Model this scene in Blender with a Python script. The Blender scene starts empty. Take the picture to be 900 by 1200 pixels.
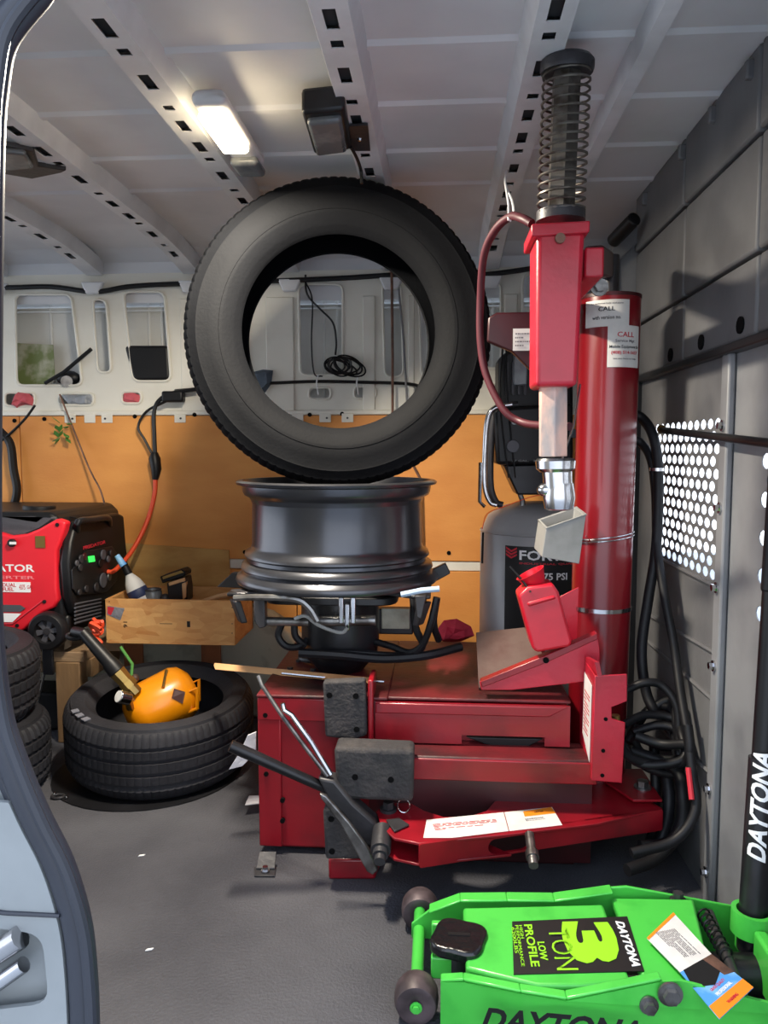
import bpy, bmesh, math, random
from mathutils import Vector, Matrix, Quaternion
R = math.radians
random.seed(7)
scn = bpy.context.scene
col = scn.collection
# ---------------- camera, sky, lights, exposure ----------------
F, YAW, PIT, EYE = 901.0, R(4.1), R(4.8), 1.0
cam = bpy.data.cameras.new('camera'); cam.sensor_fit = 'VERTICAL'; cam.sensor_height = 36
cam.lens = F/1200*36; cam.clip_start = .02
co = bpy.data.objects.new('camera', cam); col.objects.link(co); scn.camera = co
co.location = (0, 0, EYE); co.rotation_euler = (R(90)-PIT, 0, YAW)
w = bpy.data.worlds.new('overcast_sky'); scn.world = w; w.use_nodes = True
nt = w.node_tree; bg = nt.nodes['Background']
tc = nt.nodes.new('ShaderNodeTexCoord'); sp = nt.nodes.new('ShaderNodeSeparateXYZ'); rp = nt.nodes.new('ShaderNodeValToRGB')
nt.links.new(tc.outputs['Generated'], sp.inputs[0]); nt.links.new(sp.outputs['Z'], rp.inputs[0])
rp.color_ramp.elements[0].position = 0.0; rp.color_ramp.elements[0].color = (.86, .92, 1, 1)
rp.color_ramp.elements[1].position = .8; rp.color_ramp.elements[1].color = (.60, .74, 1, 1)
nt.links.new(rp.outputs[0], bg.inputs['Color']); bg.inputs['Strength'].default_value = 1.35
LED_POWER = 22.0; LED_EMIT = 14.0
scn.view_settings.view_transform = 'Standard'; scn.view_settings.look = 'None'
scn.view_settings.exposure = 1.0; scn.view_settings.gamma = 1; scn.view_settings.use_curve_mapping = False

# ---------------- pixel-to-place helpers (photo survey) ----------------
FW = Vector((-math.sin(YAW)*math.cos(PIT), math.cos(YAW)*math.cos(PIT), -math.sin(PIT)))
RT = Vector((math.cos(YAW), math.sin(YAW), 0)); UP = RT.cross(FW); EYEP = Vector((0, 0, EYE))
def _ray(x, y): return FW + RT*((x-450)/F) - UP*((y-600)/F)
def PY(x, y, Y): d = _ray(x, y); return EYEP + d*(Y/d.y)
def PX(x, y, X): d = _ray(x, y); return EYEP + d*(X/d.x)
def PZ(x, y, Z): d = _ray(x, y); return EYEP + d*((Z-EYE)/d.z)

# ---------------- materials ----------------
def lin(h):
    h = h.lstrip('#'); c = [int(h[i:i+2], 16)/255 for i in (0, 2, 4)]
    return tuple((v/12.92 if v <= .04045 else ((v+.055)/1.055)**2.4) for v in c) + (1,)
MATS = {}
def mat(name, c, rough=.5, metal=0, c2=None, scale=6, lo=.45, hi=.65, bump=0, bscale=60, spec=.5, emit=0, ecol=None, coat=0, stretch=None, detail=5, trans=0, alpha=1):
    m = bpy.data.materials.new(name); m.use_nodes = True; n = m.node_tree; b = n.nodes['Principled BSDF']
    b.inputs['Base Color'].default_value = lin(c); b.inputs['Roughness'].default_value = rough
    b.inputs['Metallic'].default_value = metal; b.inputs['Specular IOR Level'].default_value = spec
    if coat: b.inputs['Coat Weight'].default_value = coat; b.inputs['Coat Roughness'].default_value = .15
    if trans: b.inputs['Transmission Weight'].default_value = trans
    t = n.nodes.new('ShaderNodeTexCoord'); mp = n.nodes.new('ShaderNodeMapping'); n.links.new(t.outputs['Object'], mp.inputs[0])
    if stretch: mp.inputs['Scale'].default_value = stretch
    if c2:
        nz = n.nodes.new('ShaderNodeTexNoise'); nz.inputs['Scale'].default_value = scale; nz.inputs['Detail'].default_value = detail
        n.links.new(mp.outputs[0], nz.inputs['Vector'])
        r = n.nodes.new('ShaderNodeValToRGB'); r.color_ramp.elements[0].position = lo; r.color_ramp.elements[1].position = hi
        r.color_ramp.elements[0].color = lin(c); r.color_ramp.elements[1].color = lin(c2)
        n.links.new(nz.outputs[0], r.inputs[0]); n.links.new(r.outputs[0], b.inputs['Base Color'])
    if bump:
        nb = n.nodes.new('ShaderNodeTexNoise'); nb.inputs['Scale'].default_value = bscale; nb.inputs['Detail'].default_value = 4
        n.links.new(mp.outputs[0], nb.inputs['Vector'])
        bp = n.nodes.new('ShaderNodeBump'); bp.inputs['Strength'].default_value = bump; bp.inputs['Distance'].default_value = .01
        n.links.new(nb.outputs[0], bp.inputs['Height']); n.links.new(bp.outputs[0], b.inputs['Normal'])
    if emit:
        b.inputs['Emission Color'].default_value = lin(ecol or c); b.inputs['Emission Strength'].default_value = emit
    MATS[name] = m; return m
M_ceil = mat('white_van_paint_roof', '#d9dadd', .5, c2='#cbccd0', scale=3, bump=.05, bscale=20)
M_rib = mat('rib_paint', '#d8d9dc', .42, c2='#c8c9cc', scale=8)
M_wall = mat('cream_van_paint', '#dedbd0', .45, c2='#d0ccc0', scale=5, lo=.5, hi=.75)
M_skin = mat('outer_skin_paint', '#d6d5cf', .5, c2='#c6c5c0', scale=4)
M_arch = mat('grubby_white_paint', '#bdbcaa', .6, c2='#7d7464', scale=9, lo=.5, hi=.72, bump=.1)
M_bulk = mat('grey_steel_bulkhead', '#6a6a6c', .55, c2='#5b5b5e', scale=4, bump=.05)
M_bulk2 = mat('light_grey_steel', '#7e7f82', .45, c2='#6b6c70', scale=5)
M_floor = mat('worn_floor_mat', '#56565b', .62, c2='#3c3c42', scale=2.6, lo=.35, hi=.7, bump=.35, bscale=160, spec=.3)
M_ply = mat('orange_plywood', '#e09a4e', .6, c2='#c97f3a', scale=2.2, lo=.35, hi=.7, bump=.08, stretch=(1, 1, 2.5))
M_ply2 = mat('pale_plywood', '#c89a58', .65, c2='#b58444', scale=5, bump=.1, stretch=(1, 1, 3))
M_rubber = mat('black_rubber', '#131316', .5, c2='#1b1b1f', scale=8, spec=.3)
M_tyre = mat('tyre_rubber', '#0a0b0e', .7, c2='#0e0f12', scale=6, lo=.4, hi=.7, bump=.08, bscale=120, spec=.09)
M_tyre2 = mat('dusty_tyre_rubber', '#222226', .62, c2='#313136', scale=5, lo=.4, hi=.7, bump=.15, bscale=90, spec=.25)
M_seal = mat('door_seal_rubber', '#2a2d36', .45, c2='#22242c', scale=4, spec=.5)
M_red = mat('red_enamel', '#8e0c1c', .38, c2='#5e0913', scale=7, lo=.45, hi=.75, bump=.06, bscale=40, coat=.2)
M_red2 = mat('bright_red_enamel', '#b81830', .4, c2='#9c1324', scale=6, bump=.08, bscale=60, coat=.2)
M_redtop = mat('grimy_red_enamel', '#66121b', .5, c2='#241314', scale=6, lo=.38, hi=.68, bump=.15)
M_redcol = mat('deep_red_gloss', '#7c0c18', .3, c2='#680a13', scale=3, stretch=(1, 1, .3), coat=.5)
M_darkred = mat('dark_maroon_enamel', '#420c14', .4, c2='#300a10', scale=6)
M_grime = mat('grey_brown_grime', '#5a4640', .75, c2='#4a2c28', scale=8, bump=.2)
M_pad = mat('worn_black_pad', '#2f2d2f', .8, c2='#45403f', scale=18, lo=.45, hi=.7, bump=.45, bscale=90)
M_black = mat('black_plastic', '#0f0f11', .45, c2='#151517', scale=6, spec=.35)
M_black2 = mat('satin_black_metal', '#1b1b1e', .35, metal=.3, c2='#29292d', scale=8)
M_steel = mat('worn_steel', '#8a8988', .35, metal=.9, c2='#5c5856', scale=20, bump=.1)
M_dsteel = mat('dark_steel', '#3c3b3e', .45, metal=.4, c2='#363437', scale=14, bump=.1)
M_chrome = mat('bright_steel', '#c9c9cc', .18, metal=1, c2='#a5a4a6', scale=10)
M_bar = mat('coppery_worn_bar', '#e0b4a2', .5, metal=.15, c2='#a39a98', scale=16, lo=.42, hi=.6, bump=.2, stretch=(1, 1, .5))
M_rim = mat('gunmetal_rim', '#4d4e53', .3, metal=.75, c2='#434449', scale=4, coat=.3)
M_spring = mat('spring_steel', '#77726c', .4, metal=.8, c2='#4e463f', scale=30)
M_green = mat('lime_green_enamel', '#48bd45', .38, c2='#38a83a', scale=14, lo=.5, hi=.75, bump=.04, coat=.3)
M_greenlt = mat('yellow_green_print', '#8fd61e', .5)
M_ink = mat('black_ink', '#0e0e10', .5)
M_print = mat('grey_print', '#6e6a70', .7)
M_redink = mat('red_ink', '#c02535', .6)
M_white = mat('white_label', '#dcdad6', .6, c2='#cfcdca', scale=20)
M_whitep = mat('white_print', '#ececec', .5)
M_orangel = mat('orange_print', '#ee8a1d', .5)
M_bluel = mat('blue_print', '#4f97dc', .5, c2='#8cc0ea', scale=20)
M_yellow = mat('yellow_tank_enamel', '#e88d08', .32, c2='#dd8408', scale=5, lo=.5, hi=.75, coat=.3)
M_brass = mat('brass', '#a98a4e', .35, metal=.9, c2='#7f6a45', scale=12)
M_gen = mat('generator_red_plastic', '#e0202f', .42, c2='#d41c2b', scale=4)
M_gengrey = mat('grey_plastic', '#4a4a50', .5)
M_screen = mat('lit_green_display', '#38e85a', .4, emit=.5)
M_wood = mat('weathered_wood', '#9a7a55', .75, c2='#6f553a', scale=9, lo=.35, hi=.7, bump=.4, bscale=40, stretch=(1, 1, .25))
M_woodh = mat('weathered_board', '#a48a6c', .75, c2='#75593e', scale=9, lo=.35, hi=.7, bump=.4, bscale=40, stretch=(.25, 1, 1))
M_leg = mat('reddish_wood', '#8a5230', .75, c2='#6a3c22', scale=9, stretch=(1, 1, .3), bump=.2)
M_stick = mat('pale_lath', '#c99a6b', .7, c2='#b58355', scale=9, stretch=(.2, 1, 1))
M_cord = mat('orange_cord', '#e8502a', .5)
M_hose = mat('maroon_hose', '#4a1620', .5)
M_tank = mat('silver_tank_enamel', '#9a9a9b', .35, metal=.15, c2='#8c8c8f', scale=4)
M_cup = mat('grey_translucent_plastic', '#8a8a88', .55, c2='#787876', scale=14, bump=.05)
M_bottle = mat('red_translucent_plastic', '#c4122a', .35, c2='#a80f24', scale=8, spec=.6)
M_rag = mat('pink_red_cloth', '#c9324a', .85, c2='#b02039', scale=14, bump=.4)
M_pink = mat('faded_pink_cloth', '#c95d66', .85, c2='#b24854', scale=14, bump=.4)
M_film = mat('clear_grey_film', '#8d929a', .3, c2='#6f747c', scale=18, bump=.5)
M_leaf = mat('green_plastic_leaf', '#4c8a3c', .6)
M_sheet = mat('green_printed_sheet', '#6f7c4a', .5, c2='#a9a894', scale=14, lo=.45, hi=.6)
M_cav = mat('roof_cavity_grey', '#2b2c30', .8)
M_hole = mat('dark_cavity', '#0c0c0d', .9, spec=.1)
M_lens = mat('smoky_lamp_lens', '#5c5f63', .25, c2='#75787a', scale=20, spec=.6)
M_led = mat('lit_led_diffuser', '#fff4da', .4, emit=LED_EMIT, ecol='#ffe9c0')
M_rust = mat('rusty_steel', '#7a5a4c', .6, metal=.5, c2='#4c3a34', scale=20, bump=.2)
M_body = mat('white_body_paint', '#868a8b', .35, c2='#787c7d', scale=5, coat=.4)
M_ground = mat('pale_concrete', '#bcbcba', .9, c2='#adadab', scale=2, bump=.3)
M_seat = mat('dark_seat_cloth', '#26272b', .9, bump=.3)
M_paper = mat('creased_paper', '#cfcdd2', .7, bump=.3)
def osb():
    m = mat('oriented_strand_board', '#d39a52', .65, bump=.25, bscale=30); n = m.node_tree; b = n.nodes['Principled BSDF']
    t = n.nodes.new('ShaderNodeTexCoord'); mp = n.nodes.new('ShaderNodeMapping'); mp.inputs['Scale'].default_value = (18, 18, 45); mp.inputs['Rotation'].default_value = (0, .5, 0)
    nz = n.nodes.new('ShaderNodeTexNoise'); nz.inputs['Scale'].default_value = .25; nz.inputs['Distortion'].default_value = 2.5
    v = n.nodes.new('ShaderNodeTexVoronoi'); v.inputs['Scale'].default_value = 1.0
    r = n.nodes.new('ShaderNodeValToRGB'); e = r.color_ramp.elements; e[0].color = lin('#b5763a'); e[1].color = lin('#e0b070'); e[0].position = .1; e[1].position = .9
    n.links.new(t.outputs['Object'], mp.inputs[0]); n.links.new(mp.outputs[0], nz.inputs['Vector']); n.links.new(mp.outputs[0], v.inputs['Vector'])
    mx = n.nodes.new('ShaderNodeMix'); mx.data_type = 'RGBA'; mx.inputs['Factor'].default_value = .45
    n.links.new(v.outputs['Color'], mx.inputs[6]); n.links.new(nz.outputs[0], mx.inputs[7])
    n.links.new(mx.outputs[2], r.inputs[0]); n.links.new(r.outputs[0], b.inputs['Base Color']); return m
M_osb = osb()

# ---------------- mesh builder ----------------
def smooth_pts(pts, k=6, closed=False):
    P = [Vector(p) for p in pts]; n = len(P); out = []
    rng = range(n if closed else n-1)
    for i in rng:
        p0 = P[(i-1) % n] if (closed or i > 0) else P[0]*2-P[1]
        p1, p2 = P[i], P[(i+1) % n]
        p3 = P[(i+2) % n] if (closed or i+2 < n) else P[-1]*2-P[-2]
        for j in range(k):
            t = j/k
            out.append(.5*((2*p1)+(p2-p0)*t+(2*p0-5*p1+4*p2-p3)*t*t+(3*p1-p0-3*p2+p3)*t**3))
    if not closed: out.append(P[-1])
    return out
def axes(n):
    n = Vector(n).normalized(); a = Vector((0, 0, 1)) if abs(n.z) < .9 else Vector((1, 0, 0))
    u = n.cross(a).normalized(); return u, n.cross(u), n
class MB:
    def __init__(s): s.v = []; s.f = []
    def add(s, v, f):
        o = len(s.v); s.v += [Vector(p) for p in v]; s.f += [tuple(i+o for i in q) for q in f]; return s
    def box(s, c, d, M=None):
        c = Vector(c); h = Vector(d)/2
        v = [Vector((x*h.x, y*h.y, z*h.z)) for z in (-1, 1) for y in (-1, 1) for x in (-1, 1)]
        if M is not None: v = [M @ p for p in v]
        return s.add([c+p for p in v], [(0, 2, 3, 1), (4, 5, 7, 6), (0, 1, 5, 4), (2, 6, 7, 3), (0, 4, 6, 2), (1, 3, 7, 5)])
    def b2(s, a, b):
        a, b = Vector(a), Vector(b); return s.box((a+b)/2, [abs(q) for q in (b-a)])
    def tube(s, pts, r, n=8, sm=0, closed=False, caps=True):
        if sm: 
            if not isinstance(r, (int, float)): r0 = list(r); m = len(pts)
            pts2 = smooth_pts(pts, sm, closed)
            if not isinstance(r, (int, float)):
                r = [r0[min(int(i/sm), m-1)]*(1-(i/sm) % 1)+r0[min(int(i/sm)+1, m-1)]*((i/sm) % 1) for i in range(len(pts2))]
            pts = pts2
        P = [Vector(p) for p in pts]; m = len(P); rr = r if not isinstance(r, (int, float)) else [r]*m
        V = []; u = None
        for i in range(m):
            t = (P[(i+1) % m]-P[i-1]) if closed else (P[min(i+1, m-1)]-P[max(i-1, 0)])
            if t.length < 1e-9: t = Vector((0, 0, 1))
            t.normalize()
            if u is None: u = axes(t)[0]
            u = (u-t*u.dot(t)); u = u.normalized() if u.length > 1e-6 else axes(t)[0]
            w_ = t.cross(u)
            for k in range(n):
                a = 2*math.pi*k/n; V.append(P[i]+(u*math.cos(a)+w_*math.sin(a))*rr[i])
        Fc = []
        for i in range(m if closed else m-1):
            j = (i+1) % m
            for k in range(n): Fc.append((i*n+k, i*n+(k+1) % n, j*n+(k+1) % n, j*n+k))
        if caps and not closed: Fc += [tuple(range(n))[::-1], tuple((m-1)*n+k for k in range(n))]
        return s.add(V, Fc)
    def cyl(s, a, b, r, r2=None, n=20): return s.tube([a, b], [r, r if r2 is None else r2], n)
    def lathe(s, prof, c=(0, 0, 0), ax=(0, 0, 1), n=48, closed=True, fn=None):
        u, w_, t = axes(ax); c = Vector(c); m = len(prof); V = []
        for k in range(n):
            a = 2*math.pi*k/n; d = u*math.cos(a)+w_*math.sin(a)
            for i, (r, h) in enumerate(prof):
                if fn: r = fn(k, i, r)
                V.append(c+d*r+t*h)
        Fc = []
        for k in range(n):
            k2 = (k+1) % n
            for i in range(m if closed else m-1):
                j = (i+1) % m; Fc.append((k*m+i, k2*m+i, k2*m+j, k*m+j))
        s.add(V, Fc)
        return s
    def prism(s, pts, vec):
        P = [Vector(p) for p in pts]; n = len(P); vec = Vector(vec)
        return s.add(P+[p+vec for p in P], [tuple(range(n))[::-1], tuple(range(n, 2*n))]+[(i, (i+1) % n, n+(i+1) % n, n+i) for i in range(n)])
    def ball(s, c, r, n=12):
        c = Vector(c); r = Vector(r) if not isinstance(r, (int, float)) else Vector((r, r, r)); V = []; m = n//2
        for i in range(1, m):
            th = math.pi*i/m
            for k in range(n):
                a = 2*math.pi*k/n; V.append(c+Vector((r.x*math.sin(th)*math.cos(a), r.y*math.sin(th)*math.sin(a), r.z*math.cos(th))))
        V += [c+Vector((0, 0, r.z)), c-Vector((0, 0, r.z))]; T = (m-1)*n
        Fc = [(i*n+k, (i+1)*n+k, (i+1)*n+(k+1) % n, i*n+(k+1) % n) for i in range(m-2) for k in range(n)]
        Fc += [(T, k, (k+1) % n) for k in range(n)]+[(T+1, (m-2)*n+(k+1) % n, (m-2)*n+k) for k in range(n)]
        return s.add(V, Fc)
    def xf(s, M): s.v = [M @ p for p in s.v]; return s
ORG = {}
def tag(o, label=None, cat=None, group=None, kind=None):
    for k, x in (('label', label), ('category', cat), ('group', group), ('kind', kind)):
        if x: o[k] = x
    return o
def thing(name, label, cat, loc, group=None):
    o = bpy.data.objects.new(name, None); col.objects.link(o); o.location = loc; o.empty_display_size = .05
    ORG[o] = Vector(loc); return tag(o, label, cat, group)
def finish(me, m, ang=38):
    bm = bmesh.new(); bm.from_mesh(me); bmesh.ops.recalc_face_normals(bm, faces=bm.faces)
    for f in bm.faces: f.smooth = True
    for e in bm.edges:
        e.smooth = not (len(e.link_faces) != 2 or e.calc_face_angle(0) > R(ang))
    bm.to_mesh(me); bm.free(); me.materials.append(m)
def pieces(mb):
    p = list(range(len(mb.v)))
    def fd(a):
        while p[a] != a: p[a] = p[p[a]]; a = p[a]
        return a
    for f in mb.f:
        for q in f[1:]: p[fd(q)] = fd(f[0])
    g = {}
    for f in mb.f: g.setdefault(fd(f[0]), []).append(f)
    out = []
    for fs in g.values():
        ids = sorted({i for f in fs for i in f}); mp = {i: k for k, i in enumerate(ids)}; b = MB(); b.v = [mb.v[i] for i in ids]; b.f = [tuple(mp[i] for i in f) for f in fs]; out.append(b)
    return out
def multi(name, mb, m, parent, **k): return [obj(name, b, m, parent, **k) for b in pieces(mb)]
def obj(name, mb, m, parent=None, label=None, cat=None, group=None, kind=None, bev=0, seg=2, ang=38, sub=0, solid=0):
    if parent is not None: o0 = ORG[parent]
    else:
        xs = [p.x for p in mb.v]; ys = [p.y for p in mb.v]; zs = [p.z for p in mb.v]
        o0 = Vector(((min(xs)+max(xs))/2, (min(ys)+max(ys))/2, min(zs)))
    me = bpy.data.meshes.new(name); me.from_pydata([p-o0 for p in mb.v], [], mb.f); finish(me, m, ang)
    o = bpy.data.objects.new(name, me); col.objects.link(o)
    if parent is not None: o.parent = parent
    else: o.location = o0
    ORG[o] = o0
    if solid: q = o.modifiers.new('s', 'SOLIDIFY'); q.thickness = solid; q.offset = 0
    if sub: q = o.modifiers.new('d', 'SUBSURF'); q.levels = q.render_levels = sub
    if bev: q = o.modifiers.new('b', 'BEVEL'); q.width = bev; q.segments = seg; q.limit_method = 'ANGLE'; q.angle_limit = R(40); q.harden_normals = False
    return tag(o, label, cat, group, kind)
def curve_mesh(cu):
    o = bpy.data.objects.new('tmp', cu); col.objects.link(o); dg = bpy.context.evaluated_depsgraph_get(); dg.update()
    me = bpy.data.meshes.new_from_object(o.evaluated_get(dg)); bpy.data.objects.remove(o); bpy.data.curves.remove(cu)
    v = [p.co.copy() for p in me.vertices]; f = [tuple(p.vertices) for p in me.polygons]; bpy.data.meshes.remove(me); return v, f
def dense(v, f, L):
    bm = bmesh.new(); vs = [bm.verts.new(p) for p in v]
    for q in f:
        try: bm.faces.new([vs[i] for i in q])
        except ValueError: pass
    for _ in range(4):
        es_ = [e for e in bm.edges if e.calc_length() > L]
        if not es_: break
        bmesh.ops.subdivide_edges(bm, edges=es_, cuts=1); bmesh.ops.triangulate(bm, faces=bm.faces)
    bm.verts.index_update(); out = [p.co.copy() for p in bm.verts], [tuple(q.index for q in g.verts) for g in bm.faces]; bm.free(); return out
def rrect(x0, y0, x1, y1, r, k=4):
    out = []
    for cx, cy, a0 in ((x1-r, y1-r, 0), (x0+r, y1-r, 90), (x0+r, y0+r, 180), (x1-r, y0+r, 270)):
        for i in range(k+1): a = R(a0+90*i/k); out.append((cx+r*math.cos(a), cy+r*math.sin(a)))
    return out
def oval(cx, cy, rx, ry, n=12): return [(cx+rx*math.cos(2*math.pi*i/n), cy+ry*math.sin(2*math.pi*i/n)) for i in range(n)]
def rpoly(pts, r, k=4):
    out = []; n = len(pts); P = [Vector(p) for p in pts]
    for i in range(n):
        a, b, c = P[i-1], P[i], P[(i+1) % n]; d1 = (a-b); d2 = (c-b); rr = min(r, d1.length*.45, d2.length*.45); p1 = b+d1.normalized()*rr; p2 = b+d2.normalized()*rr
        for j in range(k+1): t = j/k; out.append(tuple(p1*(1-t)**2+b*2*t*(1-t)+p2*t*t))
    return out
def plate(loops, th, O, U, V):
    """flat sheet with real holes: loops[0] outline, the rest holes; O origin, U/V plane axes"""
    cu = bpy.data.curves.new('c', 'CURVE'); cu.dimensions = '2D'; cu.fill_mode = 'BOTH'; cu.extrude = th/2
    for L in loops:
        s = cu.splines.new('POLY'); s.points.add(len(L)-1)
        for i, p in enumerate(L): s.points[i].co = (p[0], p[1], 0, 1)
        s.use_cyclic_u = True
    v, f = curve_mesh(cu); O, U, V = Vector(O), Vector(U).normalized(), Vector(V).normalized(); N = U.cross(V)
    return MB().add([O+U*p.x+V*p.y+N*p.z for p in v], f)
def text(name, s, m, parent, O, U, V, wd=None, ht=None, shear=0, bold=0, th=.0006, spacing=1, origin='c', kind=None):
    cu = bpy.data.curves.new('t', 'FONT'); cu.body = s; cu.size = 1; cu.shear = shear; cu.extrude = .01; cu.offset = bold; cu.space_character = spacing; cu.resolution_u = 3; cu.space_line = .85
    v, f = curve_mesh(cu)
    x0 = min(p.x for p in v); x1 = max(p.x for p in v); y0 = min(p.y for p in v); y1 = max(p.y for p in v)
    sx = (wd/(x1-x0)) if wd else ht/(y1-y0); sy = (ht/(y1-y0)) if ht else sx
    cx = (x0+x1)/2 if origin == 'c' else x0; cy = (y0+y1)/2
    O, U, V = Vector(O), Vector(U).normalized(), Vector(V).normalized(); N = U.cross(V)
    mb = MB().add([O+U*(p.x-cx)*sx+V*(p.y-cy)*sy+N*(p.z/.02*th+th*.5) for p in v], f)
    return obj(name, mb, m, parent, kind=kind)
def fineprint(parent, O, U, V, w_, h_, rows, m=None, seed=1):
    rnd = random.Random(seed); O, U, V = Vector(O), Vector(U).normalized(), Vector(V).normalized(); N = U.cross(V); mb = MB()
    for r in range(rows):
        x = -w_/2; y = h_/2-(r+.5)*h_/rows; t = h_/rows*.35
        while x < w_/2-.01*w_:
            l = w_*rnd.uniform(.06, .16); l = min(l, w_/2-x); g = w_*.03
            a = O+U*x+V*(y-t/2)+N*.0003; mb.prism([a, a+U*l, a+U*l+V*t, a+V*t], N*.0004); x += l+g
            if rnd.random() < .08: break
    return obj('fine_print', mb, m or M_print, parent)
def quadlabel(name, parent, O, U, V, w_, h_, m, th=.001, label=None):
    O, U, V = Vector(O), Vector(U).normalized(), Vector(V).normalized(); N = U.cross(V); a = O-U*w_/2-V*h_/2
    return obj(name, MB().prism([a, a+U*w_, a+U*w_+V*h_, a+V*h_], N*th), m, parent, label)
def copytree(o, parent=None, off=None):
    c = o.copy(); col.objects.link(c)
    if parent: c.parent = parent
    if off: c.location = o.location+Vector(off)
    for ch in list(o.children): copytree(ch, c)
    return c
X, Y_, Z = Vector((1, 0, 0)), Vector((0, 1, 0)), Vector((0, 0, 1))
def hexbolt(c, ax, r, h, mb=None):
    mb = mb or MB(); c = Vector(c); ax = Vector(ax).normalized(); mb.cyl(c, c+ax*h*.3, r*1.5, n=18); mb.cyl(c+ax*h*.3, c+ax*h, r, n=6); return mb

# =====================================================================
# THE VAN SHELL
# =====================================================================
D = 2.90; BX = .60; LX = -2.7; NY = .80
st = dict(kind='structure')
obj('floor', MB().b2((LX, .72, -.05), (BX+.02, D+.06, 0)), M_floor, **st)
obj('ground', MB().b2((-9, -8, -.66), (9, 12, -.6)), M_ground, **st)
# roof skin with pressed beads
prof = [(D+.02, 1.55), (D+.012, 1.64), (D-.03, 1.69), (D-.12, 1.72), (D-.35, 1.732)]
beads = [2.22, 1.98, 1.72, 1.47, 1.22, .98]
y = D-.35
flat = []
for b in beads: flat += [(b+.02, 0), (b+.008, -.006), (b-.008, -.006), (b-.02, 0)]
prof += [(yy, 1.735+dz-.004*abs(yy-1.6)) for yy, dz in flat]+[(.84, 1.70), (NY-.02, 1.62), (NY-.04, 1.5)]
v = []; f = []
for i, (a, b) in enumerate(prof): v += [(LX, a, b), (BX+.06, a, b)]
n_ = len(prof)
for i in range(n_-1): f.append((2*i, 2*i+1, 2*i+3, 2*i+2))
v2 = [(p[0], p[1]+(.03 if p[1] > 2.7 else 0), p[2]+.03) for p in v]; o_ = len(v)
f += [tuple(k+o_ for k in q)[::-1] for q in f]
for i in range(n_-1): f += [(2*i, 2*i+2, o_+2*i+2, o_+2*i), (2*i+1, o_+2*i+1, o_+2*i+3, 2*i+3)]
obj('ceiling', MB().add(v+v2, f), M_ceil, ang=1, **st)
# roof ribs: hat sections with punched holes
def rib_z(yy):
    if yy < 2.4: return 1.69
    t = (yy-2.4)/(D-2.4); return 1.69-.045*t*t
def rib(x0, wl=.021, wr=.021, skirt=.024, name='trim_1', holes=True, y1=D-.015):
    N_ = []
    ys = [.84]; hs = []
    if holes:
        yy = .95; k = 0
        while yy < y1-.12:
            l = (.06, .022, .055, .06, .024)[k % 5]; hs.append((yy, yy+l)); yy += l+(.07, .05, .06, .035, .07)[k % 5]; k += 1
    for a, b in hs: ys += [a, b]
    ys += [2.55, 2.65, y1]; ys = sorted(set(ys))
    xs = [-skirt-wl, -wl-.008, -.011, .011, wr+.012, skirt+wr]
    def zz(i, yy):
        b = rib_z(yy); return {0: b+.048, 1: b, 2: b, 3: b, 4: b, 5: b+.048}[i]
    mb = MB(); vid = {}
    for j, yy in enumerate(ys):
        for i, xx in enumerate(xs): vid[(i, j)] = len(mb.v); mb.v.append(Vector((x0+xx, yy, zz(i, yy))))
    for j in range(len(ys)-1):
        hole = any(abs(ys[j]-a) < 1e-6 and abs(ys[j+1]-b) < 1e-6 for a, b in hs)
        for i in range(5):
            if i == 2 and hole: continue
            mb.f.append((vid[(i, j)], vid[(i+1, j)], vid[(i+1, j+1)], vid[(i, j+1)]))
    o = obj(name, mb, M_rib, ang=25, **st); q = o.modifiers.new('s', 'SOLIDIFY'); q.thickness = .0015
    mc = MB()
    for a, b in hs: mc.box((x0, (a+b)/2, rib_z((a+b)/2)+.012), (.034, b-a+.016, .003))
    if hs: multi('rib_cavity', mc, M_cav, o)
    return o
for k, xx in enumerate((-2.06, -1.68, -1.305, -.931, -.555, -.179, .18)):
    r_ = rib(xx, name='trim_%d' % (k+1))
rib(.358, wl=.004, wr=.004, skirt=.012, name='trim_8', holes=False)
# brackets where ribs meet the wall
for k, xx in enumerate((-1.68, -1.305, -.931, -.555, -.179, .18)):
    mb = MB().prism([(xx-.045, D-.02, 1.62), (xx+.045, D-.02, 1.62), (xx+.025, D-.02, 1.575), (xx-.025, D-.02, 1.575)], (0, -.02, 0))
    obj('trim_%d' % (9+k), mb, M_rib, bev=.006, **st)
# back wall: pressed cream frame with openings and outer skin behind
def wl(x, y): p = PY(x, y, D); return (p.x, p.z)
zb, zt = PY(300, 486, D).z, 1.66
wall = thing('wall_back', None, None, (0, D, 0)); wall['kind'] = 'structure'
for k in ('label', 'category'): 
    if k in wall: del wall[k]
ops = []
def op(px, r=.03): ops.append(rpoly([wl(*p) for p in px], r))
op([(18, 345), (84, 345), (97, 452), (20, 452)])
op([(109, 350), (125, 352), (131, 437), (115, 437)], .03)
op([(145, 342), (193, 342), (201, 447), (156, 447)])
op([(350, 333), (402, 333), (402, 440), (352, 440)])
op([(448, 331), (470, 331), (473, 442), (451, 442)], .04)
op([(490, 331), (550, 331), (550, 442), (494, 442)])
op([(567, 331), (587, 331), (587, 432), (567, 432)], .04)
op([(612, 322), (680, 322), (680, 440), (612, 440)])
for a, b, c, d in ((6, 460, 41, 476), (70, 461, 110, 475), (143, 459, 166, 473), (231, 458, 256, 471), (362, 454, 388, 468), (415, 453, 441, 467), (477, 452, 503, 466), (575, 450, 600, 465)):
    op([(a, b), (c, b), (c, d), (a, d)], .02)
outline = [(LX, zb), (BX+.05, zb), (BX+.05, zt), (LX, zt)]
shell = plate([outline]+ops, .003, (0, D, 0), X, Z)
obj('inner_frame', shell, M_wall, wall)
mb = MB()
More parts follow.
